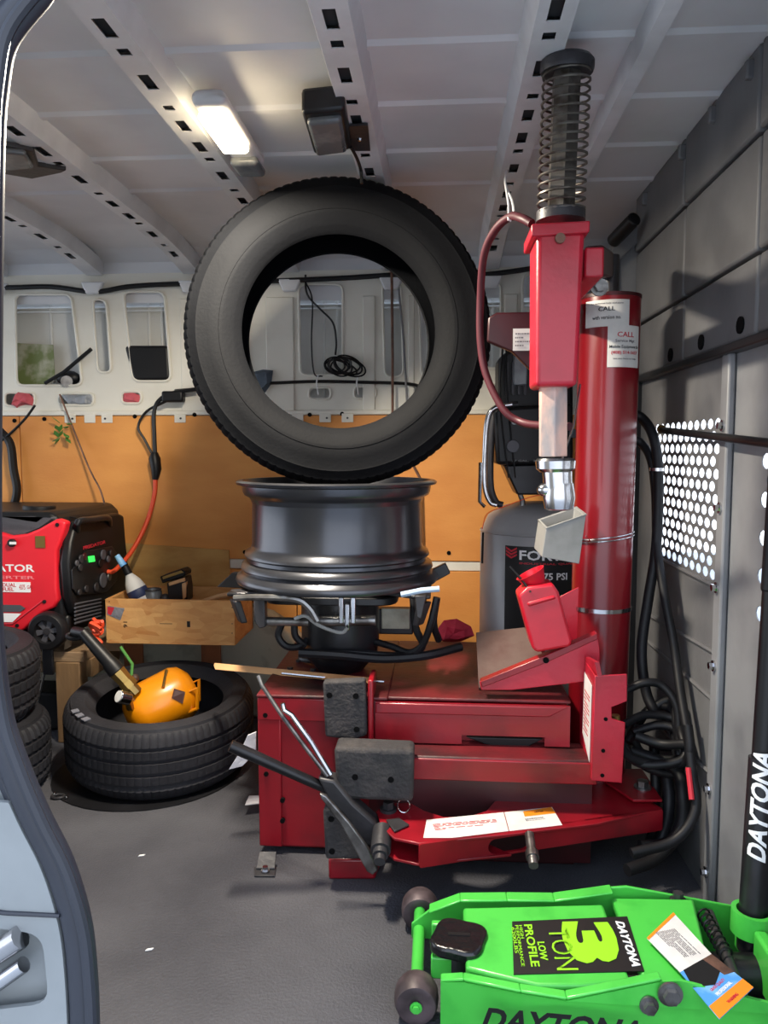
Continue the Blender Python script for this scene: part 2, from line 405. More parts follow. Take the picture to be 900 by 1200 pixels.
for L in ops: mb.tube([(p[0], D-.003, p[1]) for p in L], .0055, 6, closed=True)
multi('pressed_lip', mb, M_wall, wall)
# outer skin
mb = MB().b2((LX, D+.085, 0), (BX+.05, D+.09, 1.66)); obj('outer_skin', mb, M_skin, wall)
mb = MB()
for xp in (60, 92, 128, 175, 190, 380, 395, 460, 520, 577, 640):
    p = PY(xp, 400, D+.08); mb.tube([(p.x, D+.084, 1.14), (p.x, D+.084, 1.56)], .006, 6)
for zz_ in (1.53, 1.545): mb.tube([(LX, D+.083, zz_), (BX, D+.083, zz_)], .006, 6)
multi('stiffening_bead', mb, M_skin, wall)
# raised flat posts and the ledge over the plywood
for i, (a, b) in enumerate(((212, 292), (312, 345), (425, 440), (478, 486), (590, 606))):
    pa, pb = PY(a, 400, D), PY(b, 400, D); obj('pressed_post', MB().b2((pa.x, D-.010, 1.13), (pb.x, D-.001, 1.56)), M_wall, wall, bev=.006)
obj('ledge', MB().b2((LX, D-.02, zb-.002), (BX, D-.003, zb+.016)), M_wall, wall, bev=.004)
mb = MB()
for xp in (85, 108, 128, 213, 330, 350, 382, 408, 576): 
    p = PY(xp, 487, D); mb.b2((p.x-.022, D-.022, zb-.03), (p.x+.022, D-.019, zb+.003))
multi('fixing_tab', mb, M_wall, wall, bev=.006)
mb = MB()
for xp in (88, 126, 214, 331, 345, 384, 408): 
    p = PY(xp, 488, D); mb.cyl((p.x, D-.025, zb-.014), (p.x, D-.021, zb-.014), .004, n=10)
multi('rivet', mb, M_dsteel, wall)
# plywood lining panels
strip_t, strip_b = PY(540, 657, D).z, PY(540, 669, D).z
xs = [LX, PX(0, 0, -1).x*0-1.62, PY(348, 600, D).x, BX+.02]
ptop = zb-.004
for i in range(3):
    obj('plywood_panel', MB().b2((xs[i]+.002, D-.018, strip_t), (xs[i+1]-.002, D-.002, ptop)), M_ply, wall, bev=.002)
    obj('plywood_panel', MB().b2((xs[i]+.002, D-.018, .01), (xs[i+1]-.002, D-.002, strip_b)), M_ply, wall, bev=.002)
obj('white_rail', MB().b2((LX, D-.012, strip_b+.002), (BX, D-.001, strip_t-.002)), M_wall, wall, bev=.002)
mb = MB()
for xp, yp in ((17, 493), (52, 491), (104, 490), (158, 488), (228, 486), (315, 487), (363, 486), (401, 485), (287, 647), (526, 648), (180, 641), (233, 645)):
    p = PY(xp, yp, D-.019); mb.cyl((p.x, D-.021, p.z), (p.x, D-.012, p.z), .008, n=12)
multi('screw_hole', mb, M_hole, wall)
# wheel arch
mb = MB(); pts = []
ax0, ax1, az = -1.55, PY(362, 740, 2.75).x, .44
for i in range(13):
    a = math.pi*i/12; pts.append(((ax0+ax1)/2-math.cos(a)*(ax1-ax0)/2, 0, .0+az*(max(math.sin(a), 0))**.45))
mb.prism([(p[0], 2.73, p[2]) for p in pts], (0, D-2.735, 0))
obj('wheel_arch', mb, M_arch, bev=.02, seg=3, ang=50, **st)

# bulkhead
bh = thing('wall_right', None, None, (BX, 1.8, 0)); bh['kind'] = 'structure'
def bx(x, y): p = PX(x, y, BX); return (-p.y, p.z)     # plane coords: u = -Y, v = Z
Ub, Vb = Vector((0, -1, 0)), Z
seamY = PX(852, 500, BX).y
zsplit = PX(800, 428, BX).z
cr = PX(748, 500, BX).y
holes = []; low = PX(790, 660, BX).z
ys0, ys1 = PX(771, 500, BX).y, PX(843, 500, BX).y
for r in range(13):
    zc = 1.052-r*.0275
    for c in range(12):
        yy = ys0-.0+(.5 if r % 2 else 0)*-.046-c*.046
        if yy < ys1: continue
        if r > 10 and c < (r-10)*3: pass
        holes.append(oval(-yy, zc, .0195, .0118, 10))
lower_loop = [[(-cr, 0), (-seamY, 0), (-seamY, zsplit), (-cr, zsplit)]]
obj('mesh_panel', plate(lower_loop+holes, .002, (BX, 0, 0), Ub, Vb), M_bulk, bh)
h2 = []
for r in range(9):
    zc = PX(890, 540, BX).z-r*.036
    for c in range(8):
        yy = PX(887, 540, BX).y-.03-(.024 if r % 2 else 0)-c*.048
        h2.append(oval(-yy, zc, .0195, .015, 10))
obj('mesh_panel', plate([[(-seamY, 0), (-.86, 0), (-.86, zsplit), (-seamY, zsplit)]]+h2, .002, (BX+.006, 0, 0), Ub, Vb), M_bulk2, bh)
obj('seam_flange', MB().b2((BX-.012, seamY-.03, 0), (BX+.004, seamY+.012, zsplit-.01)), M_bulk2, bh, bev=.005)
for yp in (498, 597, 693, 787, 935, 1035):
    p = PX(856-(yp-498)*.037, yp, BX-.012); obj('screw', hexbolt((BX-.012, seamY-.01, p.z), (-1, 0, 0), .008, .012), M_chrome, bh)
# corner angle and dark strip with screws between column and mesh
obj('corner_post', MB().b2((BX-.07, cr+.02, 0), (BX+.03, D-.02, 1.64)), M_bulk2, bh, bev=.01)
obj('dark_channel', MB().b2((BX-.02, cr-.035, 0), (BX+.01, cr+.03, zsplit)), M_black2, bh, bev=.003)
mb = MB()
for i in range(9): mb.ball((BX-.022, cr, .25+i*.1), .004, 8)
multi('rivet', mb, M_steel, bh)
# upper bulkhead panels, stepping in
zc1 = PX(830, 225, BX).z
obj('upper_panel', MB().b2((BX, cr+.02, zsplit+.01), (BX+.02, D, 1.66)), M_bulk, bh)
yv = PX(808, 350, BX).y
for a, b in ((cr+.01, yv+.004), (yv-.004, PX(897, 300, BX).y+.004), (PX(897, 300, BX).y-.004, .86)):
    for z0, z1, dx in ((zsplit+.008, zsplit+.155, 0), (zsplit+.162, zc1, .004), (zc1+.006, 1.735, .010)):
        obj('upper_panel', MB().b2((BX-.012+dx*-1, b, z0), (BX+.02, a, z1)), M_bulk, bh, bev=.006)
obj('light_gap_backing', MB().b2((BX+.02, .84, zsplit+.002), (BX+.026, D, 1.74)), M_bulk, bh)  # added behind the panels to stop daylight showing through their gaps
obj('ledge', MB().b2((BX-.022, .9, zsplit-.012), (BX+.02, cr+.02, zsplit+.006)), M_black2, bh, bev=.003)
mb = MB()
for xp, yp in ((868, 381), (822, 401), (786, 416)):
    p = PX(xp, yp, BX-.013); mb.xf(Matrix.Identity(4)); mb.tube([(BX-.016, p.y, p.z), (BX-.010, p.y, p.z)], .017, 12)
multi('round_hole', mb, M_hole, bh)
mb = MB()
for xp, yp in ((888, 80), (843, 133), (806, 177), (762, 232)):
    p = PX(xp, yp, BX-.012); mb.b2((BX-.035, p.y-.008, p.z-.02), (BX-.015, p.y+.008, p.z+.015))
multi('clip', mb, M_bulk, bh, bev=.004)
# pressed diagonal beads on lower bulkhead
mb = MB()
for (xa, ya, xb, yb) in ((763, 722, 838, 765), (760, 752, 836, 820), (775, 655, 840, 688), (770, 850, 832, 905)):
    a, b = PX(xa, ya, BX-.002), PX(xb, yb, BX-.002); mb.tube([a, b], .006, 6)
multi('pressed_bead', mb, M_bulk, bh)
# left / rear: the van goes on to the rear; a closed rear wall out of view, with open doorway letting in daylight
obj('wall_left', MB().b2((LX-.03, NY-.02, 0), (LX, D+.05, .25)).b2((LX-.03, NY-.02, 1.62), (LX, D+.05, 1.75)), M_wall, **st)
# near side wall left of the door opening with rounded door edge, and seal
edge_px = [(92, -30), (62, 0), (24, 50), (12, 105), (7, 180), (4, 400), (3, 600), (5, 730), (16, 830), (34, 888), (60, 950), (88, 1007), (107, 1070), (114, 1129), (117, 1200), (117, 1320)]
edge = [PY(a, b, NY) for a, b in edge_px]
edge = [Vector((-.12, NY, 1.535)), Vector((-.27, NY, 1.50))]+edge
es = smooth_pts(edge, 6)
outl = [(p.x-.02, p.z) for p in es]+[(es[-1].x-.02, -.05), (LX, -.05), (LX, 1.66), (BX+.05, 1.66), (BX+.05, 1.545), (0, 1.545)]
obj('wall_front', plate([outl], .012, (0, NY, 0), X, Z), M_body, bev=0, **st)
dr = thing('door_1', None, None, (edge[8].x, NY, 0)); dr['kind'] = 'structure'
mb = MB().tube([p+Vector((-.012, -.012, 0)) for p in es], .0165, 10); obj('rubber_seal', mb, M_seal, dr)
mb = MB().tube([p+Vector((.001, -.024, 0)) for p in es], .0065, 8); obj('seal_lip', mb, M_seal, dr)
mb = MB().tube([p+Vector((-.028, -.010, 0)) for p in es], .010, 8); obj('seal_bead', mb, M_seal, dr)
# body side panel with recess and bright hardware, bottom left
rz = PY(60, 1130, NY-.02)
rec = rpoly([(PY(a, b, NY-.02).x, PY(a, b, NY-.02).z) for a, b in ((-90, 1072), (52, 1092), (60, 1172), (-90, 1190))], .02)
bodyl = [(p.x-.026, p.z) for p in es if p.z < .62]
bodyl = bodyl+[(bodyl[-1][0], .1), (-1.2, .1), (-1.2, .62)]
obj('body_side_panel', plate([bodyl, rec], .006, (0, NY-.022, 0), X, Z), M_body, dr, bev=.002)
a, b = PY(-80, 1060, NY-.03), PY(62, 1073, NY-.03)
obj('body_crease', MB().tube([a, PY(8, 1070, NY-.026), PY(70, 1073, NY-.026)], .0025, 6), M_seal, dr)
obj('latch_bar', MB().tube([PY(-40, 1140, NY-.03), PY(24, 1098, NY-.03)], .013, 10), M_chrome, dr)
obj('latch_bar', MB().tube([PY(-40, 1178, NY-.03), PY(28, 1130, NY-.03)], .009, 10), M_chrome, dr)
# sill outside the opening
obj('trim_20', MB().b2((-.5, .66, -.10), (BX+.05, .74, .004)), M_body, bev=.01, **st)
# cab seat beyond the mesh
t = thing('cab_seat', 'dark cloth cab seat back seen through the perforated bulkhead', 'seat', (1.02, 1.85, -.3))
obj('backrest', MB().b2((.95, 1.55, -.1), (1.10, 2.05, .60)), M_seat, t, bev=.05, seg=3)
obj('headrest', MB().b2((.96, 1.88, .66), (1.06, 2.12, .86)), M_seat, t, bev=.04, seg=3)
obj('seat', MB().b2((1.05, 1.55, -.3), (1.5, 2.05, -.08)), M_seat, t, bev=.04, seg=3)

# =====================================================================
# ceiling lamps, roof cables
# =====================================================================
def capsule_lamp(name, label, p0, p1, wd, hgt, lensmat, housing, group=None):
    c = (Vector(p0)+Vector(p1))/2; t = thing(name, label, 'lamp', (c.x, c.y, min(p0[2], p1[2])-hgt), group)
    return t
# lit LED strip beside rib
px_ = PZ(262, 150, 1.655)
lt = thing('led_work_lamp', 'lit bright LED lamp in an oblong grey housing on the roof rib', 'lamp', (-.50, 2.0, 1.63))
yl0, yl1 = PZ(258, 140, 1.65).y, PZ(258, 178, 1.65).y
xl = PZ(262, 160, 1.65).x
obj('housing', MB().b2((xl-.035, yl0-.03, 1.668), (xl+.035, yl1+.16, 1.70)), M_rib, lt, bev=.02, seg=4)
obj('end_cap', MB().b2((xl-.034, yl1+.08, 1.650), (xl+.034, yl1+.17, 1.672)), M_lens, lt, bev=.012, seg=4)
obj('diffuser', MB().b2((xl-.030, yl0, 1.650), (xl+.030, yl1+.02, 1.669)), M_led, lt, bev=.009, seg=4)
L = bpy.data.lights.new('led_light', 'AREA'); L.shape = 'RECTANGLE'; L.size = .07; L.size_y = .22; L.energy = LED_POWER; L.color = (1, .90, .74); L.spread = R(180)
lo = bpy.data.objects.new('led_light', L); col.objects.link(lo); lo.location = (xl, (yl0+yl1)/2, 1.640)
# dome lamp (unlit) hung at rib
q = [PZ(a, b, 1.665) for a, b in ((353, 133), (404, 128), (412, 176), (368, 182))]
lt = thing('dome_lamp', 'unlit boxy roof lamp with a smoky lens hanging beside the middle roof rib', 'lamp', sum(q, Vector())/4)
obj('housing', MB().prism([p+Vector((0, 0, .0)) for p in q], (0, 0, .05)), M_black2, lt, bev=.008)
cc = sum(q, Vector())/4
obj('lens', MB().prism([cc+(p-cc)*.8+Vector((0, 0, -.014)) for p in q], (0, 0, .02)), M_lens, lt, bev=.008)
q2 = [PZ(a, b, 1.682) for a, b in ((408, 148), (431, 147), (434, 177), (412, 177))]
obj('mounting_plate', MB().prism(q2, (0, 0, .005)), M_dsteel, lt)
obj('screw', MB().ball(sum(q2, Vector())/4, .006, 8), M_chrome, lt)
obj('cable', MB().tube([PZ(411, 172, 1.67), PZ(418, 185, 1.66), PZ(423, 200, 1.65), PZ(424, 215, 1.62)], .004, 6, sm=4), M_black, lt)
q = [PZ(a, b, 1.68) for a, b in ((-20, 165), (40, 178), (45, 195), (78, 200), (72, 203), (38, 210), (-20, 200))]
lt = thing('roof_lamp', 'flat unlit roof lamp on a grey bracket, at the left behind the door edge', 'lamp', q[0])
obj('bracket', MB().prism(q, (0, 0, .012)), M_dsteel, lt, bev=.003)
q = [PZ(a, b, 1.667) for a, b in ((-20, 176), (30, 182), (40, 198), (-20, 204))]
obj('lens', MB().prism(q, (0, 0, .015)), M_lens, lt, bev=.006)
# roof cable along the wall
obj('cable_loom', MB().tube([PY(a, b, D-.03) for a, b in ((-60, 335), (5, 337), (60, 336), (110, 342), (150, 336), (200, 333), (300, 330), (400, 326), (470, 322), (560, 322), (600, 318), (640, 312), (720, 300))], .0095, 8, sm=5), M_black, label='black taped cable loom running along the top of the cream wall', cat='cable')
obj('cable_loom', MB().tube([PY(a, b, D-.022) for a, b in ((205, 458), (235, 455), (262, 450), (315, 449), (370, 447), (430, 448), (480, 450), (500, 456))], .006, 8, sm=5), M_black, label='thin black cable run tied below the openings of the cream wall', cat='cable')
for i, xp in enumerate((373, 420)):
    obj('cable_tie', MB().tube([PY(xp, 440, D-.012), PY(xp-2, 448, D-.034), PY(xp, 462, D-.012)], .003, 6, sm=3), M_whitep, label=('white cable tie over the left small hole under the coiled lead', 'white cable tie over the right small hole beside the coiled lead')[i], cat='cable tie')
# coiled black lead hanging in opening
t = thing('coiled_lead', 'black thin lead coiled in a bundle in the cream wall opening behind the upright tyre', 'cable', PY(402, 440, D-.02))
obj('hanging_lead', MB().tube([PY(a, b, D-.02) for a, b in ((358, 322), (360, 345), (375, 362), (390, 378), (394, 400), (393, 416))], .004, 6, sm=5), M_black, t)
obj('hanging_lead', MB().tube([PY(a, b, D-.015) for a, b in ((358, 330), (366, 352), (365, 400), (368, 437), (378, 441))], .003, 6, sm=5), M_black, t)
rnd = random.Random(3)
mb = MB()
for i in range(11):
    c = PY(402+rnd.uniform(-9, 9), 427+rnd.uniform(-3, 4), D-.02-i*.002); rx, rz_ = rnd.uniform(.03, .062), rnd.uniform(.02, .036); th = rnd.uniform(-.5, .5)
    P_ = [c+Vector((math.cos(a)*rx*math.cos(th)-math.sin(a)*rz_*math.sin(th), rnd.uniform(-.004, .004), math.cos(a)*rx*math.sin(th)+math.sin(a)*rz_*math.cos(th))) for a in [2*math.pi*k/12 for k in range(12)]]
    mb.tube(P_, .0032, 6, sm=2, closed=True)
obj('coil', mb, M_black, t)
# tall rods / cables seen through the tyre
obj('thin_rod', MB().tube([PY(459, 318, D-.06), PY(460, 420, D-.06), PY(460, 500, D-.06), PY(492, 560, D-.05), PY(494, 640, D-.05)], .005, 8), M_rust, label='thin dark rod standing upright in front of the cream wall, seen through the tyre', cat='rod')
obj('thin_rod', MB().tube([PY(466, 325, D-.03), PY(473, 400, D-.03), PY(477, 472, D-.03)], .004, 8), M_bulk2, label='slender grey rod right of the dark upright rod, seen through the tyre', cat='rod')
# things stuffed in wall openings
obj('printed_sheet', MB().prism([PY(a, b, D+.05) for a, b in ((19, 402), (62, 404), (64, 440), (50, 452), (19, 452))], (0, .004, 0)), M_sheet, label='green and white printed sheet standing in the leftmost wall opening', cat='paper')
t = thing('hand_tool', 'black-handled tool lying across the leftmost wall opening', 'tool', PY(70, 450, D))
obj('handle', MB().tube([PY(53, 449, D-.01), PY(75, 436, D-.02), (PY(107, 409, D-.03))], .0075, 8), M_black, t)
obj('head', MB().ball(PY(80, 443, D+.03), (.05, .025, .03), 12), M_black, t)
obj('metal_disc', MB().cyl(PY(78, 447, D), PY(78, 447, D-.012), .022, n=16), M_steel, t)
mb = MB().prism(rpoly([Vector((PY(a, b, D).x, PY(a, b, D).z)) for a, b in ((146, 408), (150, 404), (196, 406), (201, 412), (200, 443), (156, 446))], .015) and [(p[0], D-.008, p[1]) for p in rpoly([(PY(a, b, D).x, PY(a, b, D).z) for a, b in ((146, 405), (198, 405), (200, 445), (157, 446))], .02)], (0, .05, 0))
obj('black_pouch', mb, M_black, label='black pouch tucked in the bottom of the second large wall opening', cat='pouch', bev=.01, seg=3)
def crumple(name, pts, Yd, m, label, cat, depth=.03, seed=1, parent=None):
    rnd = random.Random(seed); P_ = [PY(a, b, Yd) for a, b in pts]; c = sum(P_, Vector())/len(P_); mb = MB(); n = len(P_)
    ring = [c+(p-c)*.55+Vector((rnd.uniform(-.006, .006), -depth*rnd.uniform(.5, 1.1), rnd.uniform(-.006, .006))) for p in P_]
    mb.add(P_+ring+[c+Vector((0, -depth*.7, 0)), c+Vector((0, .006, 0))], [(i, (i+1) % n, n+(i+1) % n, n+i) for i in range(n)]+[(n+i, n+(i+1) % n, 2*n) for i in range(n)]+[(i, 2*n+1, (i+1) % n) for i in range(n)])
    return obj(name, mb, m, parent, label, cat, ang=20)
crumple('rag', [(16, 465), (22, 459), (34, 461), (41, 468), (40, 476), (30, 474), (20, 478), (13, 474)], D-.004, M_pink, 'pink rag poking out of the lower left wall hole', 'rag', seed=2)
crumple('rag', [(145, 461), (155, 460), (164, 463), (164, 472), (152, 472), (144, 470)], D-.004, M_pink, 'pink rag stuffed in the small wall hole under the black pouch', 'rag', .012, seed=3)
crumple('film_wrap', [(70, 462), (90, 463), (108, 462), (109, 474), (95, 475), (80, 473)], D-.004, M_film, 'grey crumpled film stuffed in the wide lower wall hole', 'film', .012, seed=4)
crumple('rag', [(296, 436), (308, 433), (320, 434), (318, 450), (308, 464), (300, 452)], D-.02, mat('blue_grey_cloth', '#4f5a66', .8, bump=.3), 'blue-grey cloth corner hanging at the left edge of the upright tyre opening', 'cloth', .02, seed=5)
crumple('rag', [(512, 738), (520, 727), (535, 725), (552, 734), (556, 745), (540, 752), (520, 752), (510, 748)], 2.42, M_rag, 'bright red rag bunched behind the tyre changer', 'rag', .05, seed=6)
t = thing('green_twig', 'small green artificial sprig tied to a thin rod on the plywood', 'plant', PY(72, 510, D-.05))
obj('stem', MB().tube([PY(70, 462, D-.03), PY(85, 500, D-.04), (PY(105, 550, D-.06)), PY(118, 575, D-.10), PY(125, 602, D-.12)], .0035, 8, sm=3), M_rust, t, label='thin brown rod')
rnd = random.Random(8)
for i in range(12):
    c = PY(73+rnd.uniform(-6, 8), 504+rnd.uniform(-9, 9), D-.05); d = Vector((rnd.uniform(-1, 1), rnd.uniform(-.6, .2), rnd.uniform(-1, .6))).normalized()*.034; u = axes(d)[0]*.011
    obj('leaf', MB().prism([c, c+d*.5+u, c+d, c+d*.5-u], d.cross(u).normalized()*.002), M_leaf, t)
# black/orange extension cord
t = thing('extension_cord', 'orange extension cord with black plug end hanging over the plywood to the generator', 'cord', PY(180, 545, D-.1))
obj('orange_cord', MB().tube([PY(182, 560, D-.06), PY(181, 580, D-.07), PY(172, 612, D-.10), PY(155, 645, D-.16), PY(135, 668, D-.25), PY(124, 670, D-.28)], .0085, 10, sm=6), M_cord, t)
obj('black_cord', MB().tube([PY(a, b, D-.05) for a, b in ((230, 456), (205, 460), (190, 466), (181, 480), (181, 510), (182, 535))], .008, 8, sm=5), M_black, t)
obj('black_cord', MB().tube([PY(a, b, D-.05) for a, b in ((195, 470), (172, 482), (162, 500), (170, 516), (180, 535))], .005, 8, sm=5), M_black, t)
obj('plug', MB().tube([PY(181, 530, D-.055), PY(181, 537, D-.055), PY(183, 550, D-.06), PY(182, 562, D-.06)], [.012, .022, .02, .011], 10), M_black, t)
obj('adapter', MB().b2(PY(193, 459, D-.02), PY(214, 471, D-.06)), M_black, t, bev=.008, seg=3)
# black corrugated hose and black leads on left post
obj('black_hose', MB().tube([PY(a, b, D-.05) for a, b in ((0, 505), (12, 520), (16, 550), (20, 575), (14, 597), (4, 606))], .016, 8, sm=5), M_black, label='thick black hose curving down the left end of the plywood', cat='hose')
obj('black_lead', MB().tube([PY(a, b, D-.06) for a, b in ((41, 475), (30, 490), (12, 508), (-10, 525))], .005, 8, sm=4), M_black, label='thin black lead drooping from the pink rag hole', cat='cable')

# =====================================================================
# TYRE BUILDER
# =====================================================================
def tyre_mesh(Ro, Ri, wd, c, ax, n=180, groove=.006, sipe=.005, side=.9):
    h = wd/2
    out = [(Ri, -h*.72), (Ri+.006, -h*.80), (Ri+.016, -h*.86), (Ri+.02, -h*.90), (Ri+.30*(Ro-Ri), -h*.98), (Ri+.33*(Ro-Ri), -h*1.0), (Ri+.55*(Ro-Ri), -h), (Ri+.72*(Ro-Ri), -h*.975), (Ri+.75*(Ro-Ri), -h*.985), (Ro-.020, -h*.91), (Ro-.014, -h*.90), (Ro-.010, -h*.86), (Ro-.004, -h*.76)]
    tread = []
    for g in (-.52, -.18, .18, .52):
        tread += [(Ro, (g-.13)*h) if g == -.52 else (Ro+.001, (g-.06)*h), (Ro-groove, (g-.045)*h), (Ro-groove, (g+.045)*h), (Ro+.001, (g+.06)*h)]
    prof = out+tread+[(r, -z) for r, z in out[::-1]]
    t_ = .014
    inner = [(Ri+.004, h*.70), (Ri+.02, h*.80), (Ri+.5*(Ro-Ri), h*.93), (Ro-.030, h*.80), (Ro-.018, h*.5), (Ro-.016, 0), (Ro-.018, -h*.5), (Ro-.030, -h*.80), (Ri+.5*(Ro-Ri), -h*.93), (Ri+.02, -h*.80), (Ri+.004, -h*.70)]
    prof += inner
    lo_, hi_ = 10, len(out)+len(tread)+2
    gi = set()
    for j in range(4): gi |= {len(out)+4*j+1, len(out)+4*j+2}
    def fn(k, i, r):
        if i in (10, 11, 12, hi_-2, hi_-1, hi_) or (lo_ < i < hi_):
            if i not in gi and k % 4 == 0: return r-(sipe if (i <= 13 or i >= hi_-3) else sipe*.6)
        return r
    return MB().lathe(prof, c, ax, n, True, fn)
# lying tyre
ct = PZ(181, 846, .11); ct = Vector((PZ(181, 860, .13).x, 2.285, .140))
axl = Vector((.03, -.10, 1)).normalized()
RT_, RI_ = .283, .190
t = thing('car_tyre', 'black car tyre lying flat on the floor with the yellow air tank in it', 'tyre', (ct.x, ct.y, 0))
obj('carcass', tyre_mesh(RT_, RI_, .215, ct, axl, 320, sipe=.003), M_tyre2, t, ang=30)
mb = MB(); u, w_, nn = axes(axl)
for i, a in enumerate((221, 229, 237)):
    d = Vector((math.cos(R(a)), math.sin(R(a)), 0)); d = (d-axl*d.dot(axl)).normalized(); tt = axl.cross(d); p = ct+axl*.107+d*.255
    mb.prism([p-d*.010-tt*.010, p+d*.010-tt*.010, p+d*.010+tt*.010, p-d*.010+tt*.010], axl*.003)
obj('pale_mark', mb, mat('grey_rubber_mark', '#6e6f78', .6), t, label='three pale square marks on the sidewall')
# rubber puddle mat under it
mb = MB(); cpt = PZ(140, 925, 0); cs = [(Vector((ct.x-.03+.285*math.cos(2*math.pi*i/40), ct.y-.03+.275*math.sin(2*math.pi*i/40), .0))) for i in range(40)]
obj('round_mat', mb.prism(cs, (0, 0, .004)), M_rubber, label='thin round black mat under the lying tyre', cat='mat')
# upright tyre on the rim
RIMY = 2.05; rc = PY(395, 562, RIMY); rimx, rimtop = rc.x, rc.z; rimbot = PY(395, 696, RIMY-.22).z
uc = PY(394, 382, RIMY+.0); 
yaw_t = R(7.5)
uax = Vector((math.sin(yaw_t), -math.cos(yaw_t), .06)).normalized()
URo = .394; uw = .225
uc = Vector((rimx+.006, RIMY+.01, rimtop+URo-.018))
t = thing('car_tyre', 'large black car tyre standing upright on top of the wheel rim', 'tyre', (uc.x, uc.y, rimtop))
obj('carcass', tyre_mesh(URo, .246, uw, uc, uax, 400, groove=.006, sipe=.0025), M_tyre, t, ang=30)
for i, rr in enumerate((.300,)):
    pts_ = []; u, w_, nn = axes(uax)
    obj('sidewall_ring', MB().lathe([(rr-.0016, uw/2*.995-.002), (rr, uw/2+.0012), (rr+.0016, uw/2*.995-.002)], uc, uax, 120), M_tyre, t)
# tyres stacked at far left
def stacked_tyre(c, ax, label):
    t = thing('car_tyre', label, 'tyre', (c[0], c[1], 0), 'tyres stacked at the left'); obj('carcass', tyre_mesh(.27, .18, .205, c, ax, 240, sipe=.006), M_tyre2, t, ang=30); return t
cA = PY(-32, 812, 1.98); sA, sB = PY(33, 800, 2.08).x-.27, PY(46, 870, 2.08).x-.27
stacked_tyre((sA, 2.08, .335), Vector((.05, .0, 1)), 'upper dusty black tyre of the stack at the door edge, beside the bench')
stacked_tyre((sB, 2.08, .11), Vector((0, .02, 1)), 'lower dusty black tyre of the stack at the door edge, on the floor')

# =====================================================================
# WHEEL RIM
# =====================================================================
t = thing('wheel_rim', 'gunmetal wide wheel rim lying face down on the tyre changer clamps', 'wheel rim', (rimx, RIMY, rimbot))
hh = rimtop-rimbot
po = [(.262, hh), (.268, hh-.004), (.266, hh-.010), (.252, hh-.014), (.250, hh-.030), (.246, hh-.038), (.234, hh-.044), (.228, hh-.052), (.226, hh-.06), (.228, .100), (.232, .088), (.246, .080), (.248, .070), (.238, .064), (.240, .056), (.254, .050), (.258, .038), (.252, .032), (.256, .026), (.268, .018), (.272, .008), (.268, 0)]
pi_ = [(.258, 0), (.244, .02), (.222, .08), (.218, hh-.08), (.238, hh-.03), (.250, hh)]
obj('barrel', MB().lathe(po+pi_, (rimx, RIMY, rimbot), Z, 96), M_rim, t, ang=50)
obj('hub', MB().cyl((rimx, RIMY, rimbot+.005), (rimx, RIMY, rimbot+.05), .075, n=32), M_rim, t, bev=.004)
for i in range(5):
    a = R(72*i+20); d = Vector((math.cos(a), math.sin(a), 0)); s_ = Z.cross(d); c = Vector((rimx, RIMY, rimbot+.015))
    obj('spoke', MB().prism([c+d*.06-s_*.035, c+d*.235-s_*.02, c+d*.235+s_*.02, c+d*.06+s_*.035], (0, 0, .03)), M_rim, t, bev=.006)

# =====================================================================
# TYRE CHANGER
# =====================================================================
zt_ = .40
fl = PZ(308, 1000, 0); FY = fl.y; cl = fl.x+.0
tl = PY(300, 815, FY); zt_ = tl.z; cl = (tl.x+fl.x)/2
CB = 2.32; cr_ = PZ(668, 825, zt_).x
CH = thing('tyre_changer', 'big red tyre changer machine with a round column, standing in the van', 'machine', (0, 1.95, 0))
rimc = Vector((rimx, RIMY, 0))
xm = PY(440, 900, FY).x
# left cabinet, front sheet with holes, folded edge
obj('cabinet', MB().b2((cl, FY+.004, .015), (xm+.02, CB, zt_-.003)), M_red, CH, bev=.008)
obj('cabinet', MB().b2((xm, FY+.03, .03), (cr_, CB, zt_-.003)), M_red, CH, bev=.006)
obj('top_plate', MB().b2((cl-.004, FY-.006, zt_-.004), (xm+.03, CB+.02, zt_+.004)), M_redtop, CH, bev=.003)
obj('top_plate', MB().b2((xm+.03, FY+.0, zt_-.004), (cr_+.004, CB+.02, zt_+.004)), M_redtop, CH, bev=.003)
obj('folded_corner', MB().b2((cl-.002, FY-.003, .02), (cl+.055, FY+.006, zt_-.02)), M_red, CH, bev=.003)
obj('front_rail', MB().b2((cl-.002, FY-.005, zt_-.06), (xm-.02, FY+.006, zt_-.004)), M_red, CH, bev=.003)
mb = MB()
for xp, yp in ((331, 938), (331, 962), (312, 907), (311, 838)): p = PY(xp, yp, FY-.004); mb.cyl((p.x, FY-.006, p.z), (p.x, FY+.002, p.z), .006, n=12)
multi('bolt_hole', mb, M_hole, CH)
# upper right box front with chamfered rail
UY = FY-.005; x0, x1 = PY(440, 840, UY).x, PY(668, 840, UY).x
zb1 = PY(600, 873, UY).z; zr = PY(600, 842, UY).z
cz = PY(560, 866, UY)
cut = rpoly([(PY(a, b, UY).x, PY(a, b, UY).z) for a, b in ((542, 861), (637, 865), (637, 890), (542, 890))], .002)
front = [(x0, zb1), (PY(541, 866, UY).x, zb1), (PY(541, 866, UY).x, zb1+.022), (PY(638, 866, UY).x, zb1+.022), (PY(638, 866, UY).x, zb1), (x1, zb1), (x1, zt_-.006), (x0, zt_-.006)]
obj('front_sheet', plate([front], .006, (0, UY, 0), X, Z), M_red, CH, bev=.002)
obj('front_rail', MB().prism([(x0, UY-.005, zr+.006), (x1-.05, UY-.005, zr+.006), (x1-.004, UY-.005, zt_-.008), (x0, UY-.005, zt_-.008)], (0, .006, 0)), M_red, CH, bev=.003)
a = [PY(p[0], p[1], UY+.01) for p in ((546, 864), (560, 864), (637, 866), (605, 883), (588, 880))]
obj('pedal_bracket', MB().prism(a, (0, .05, 0)), M_black, CH, bev=.003)
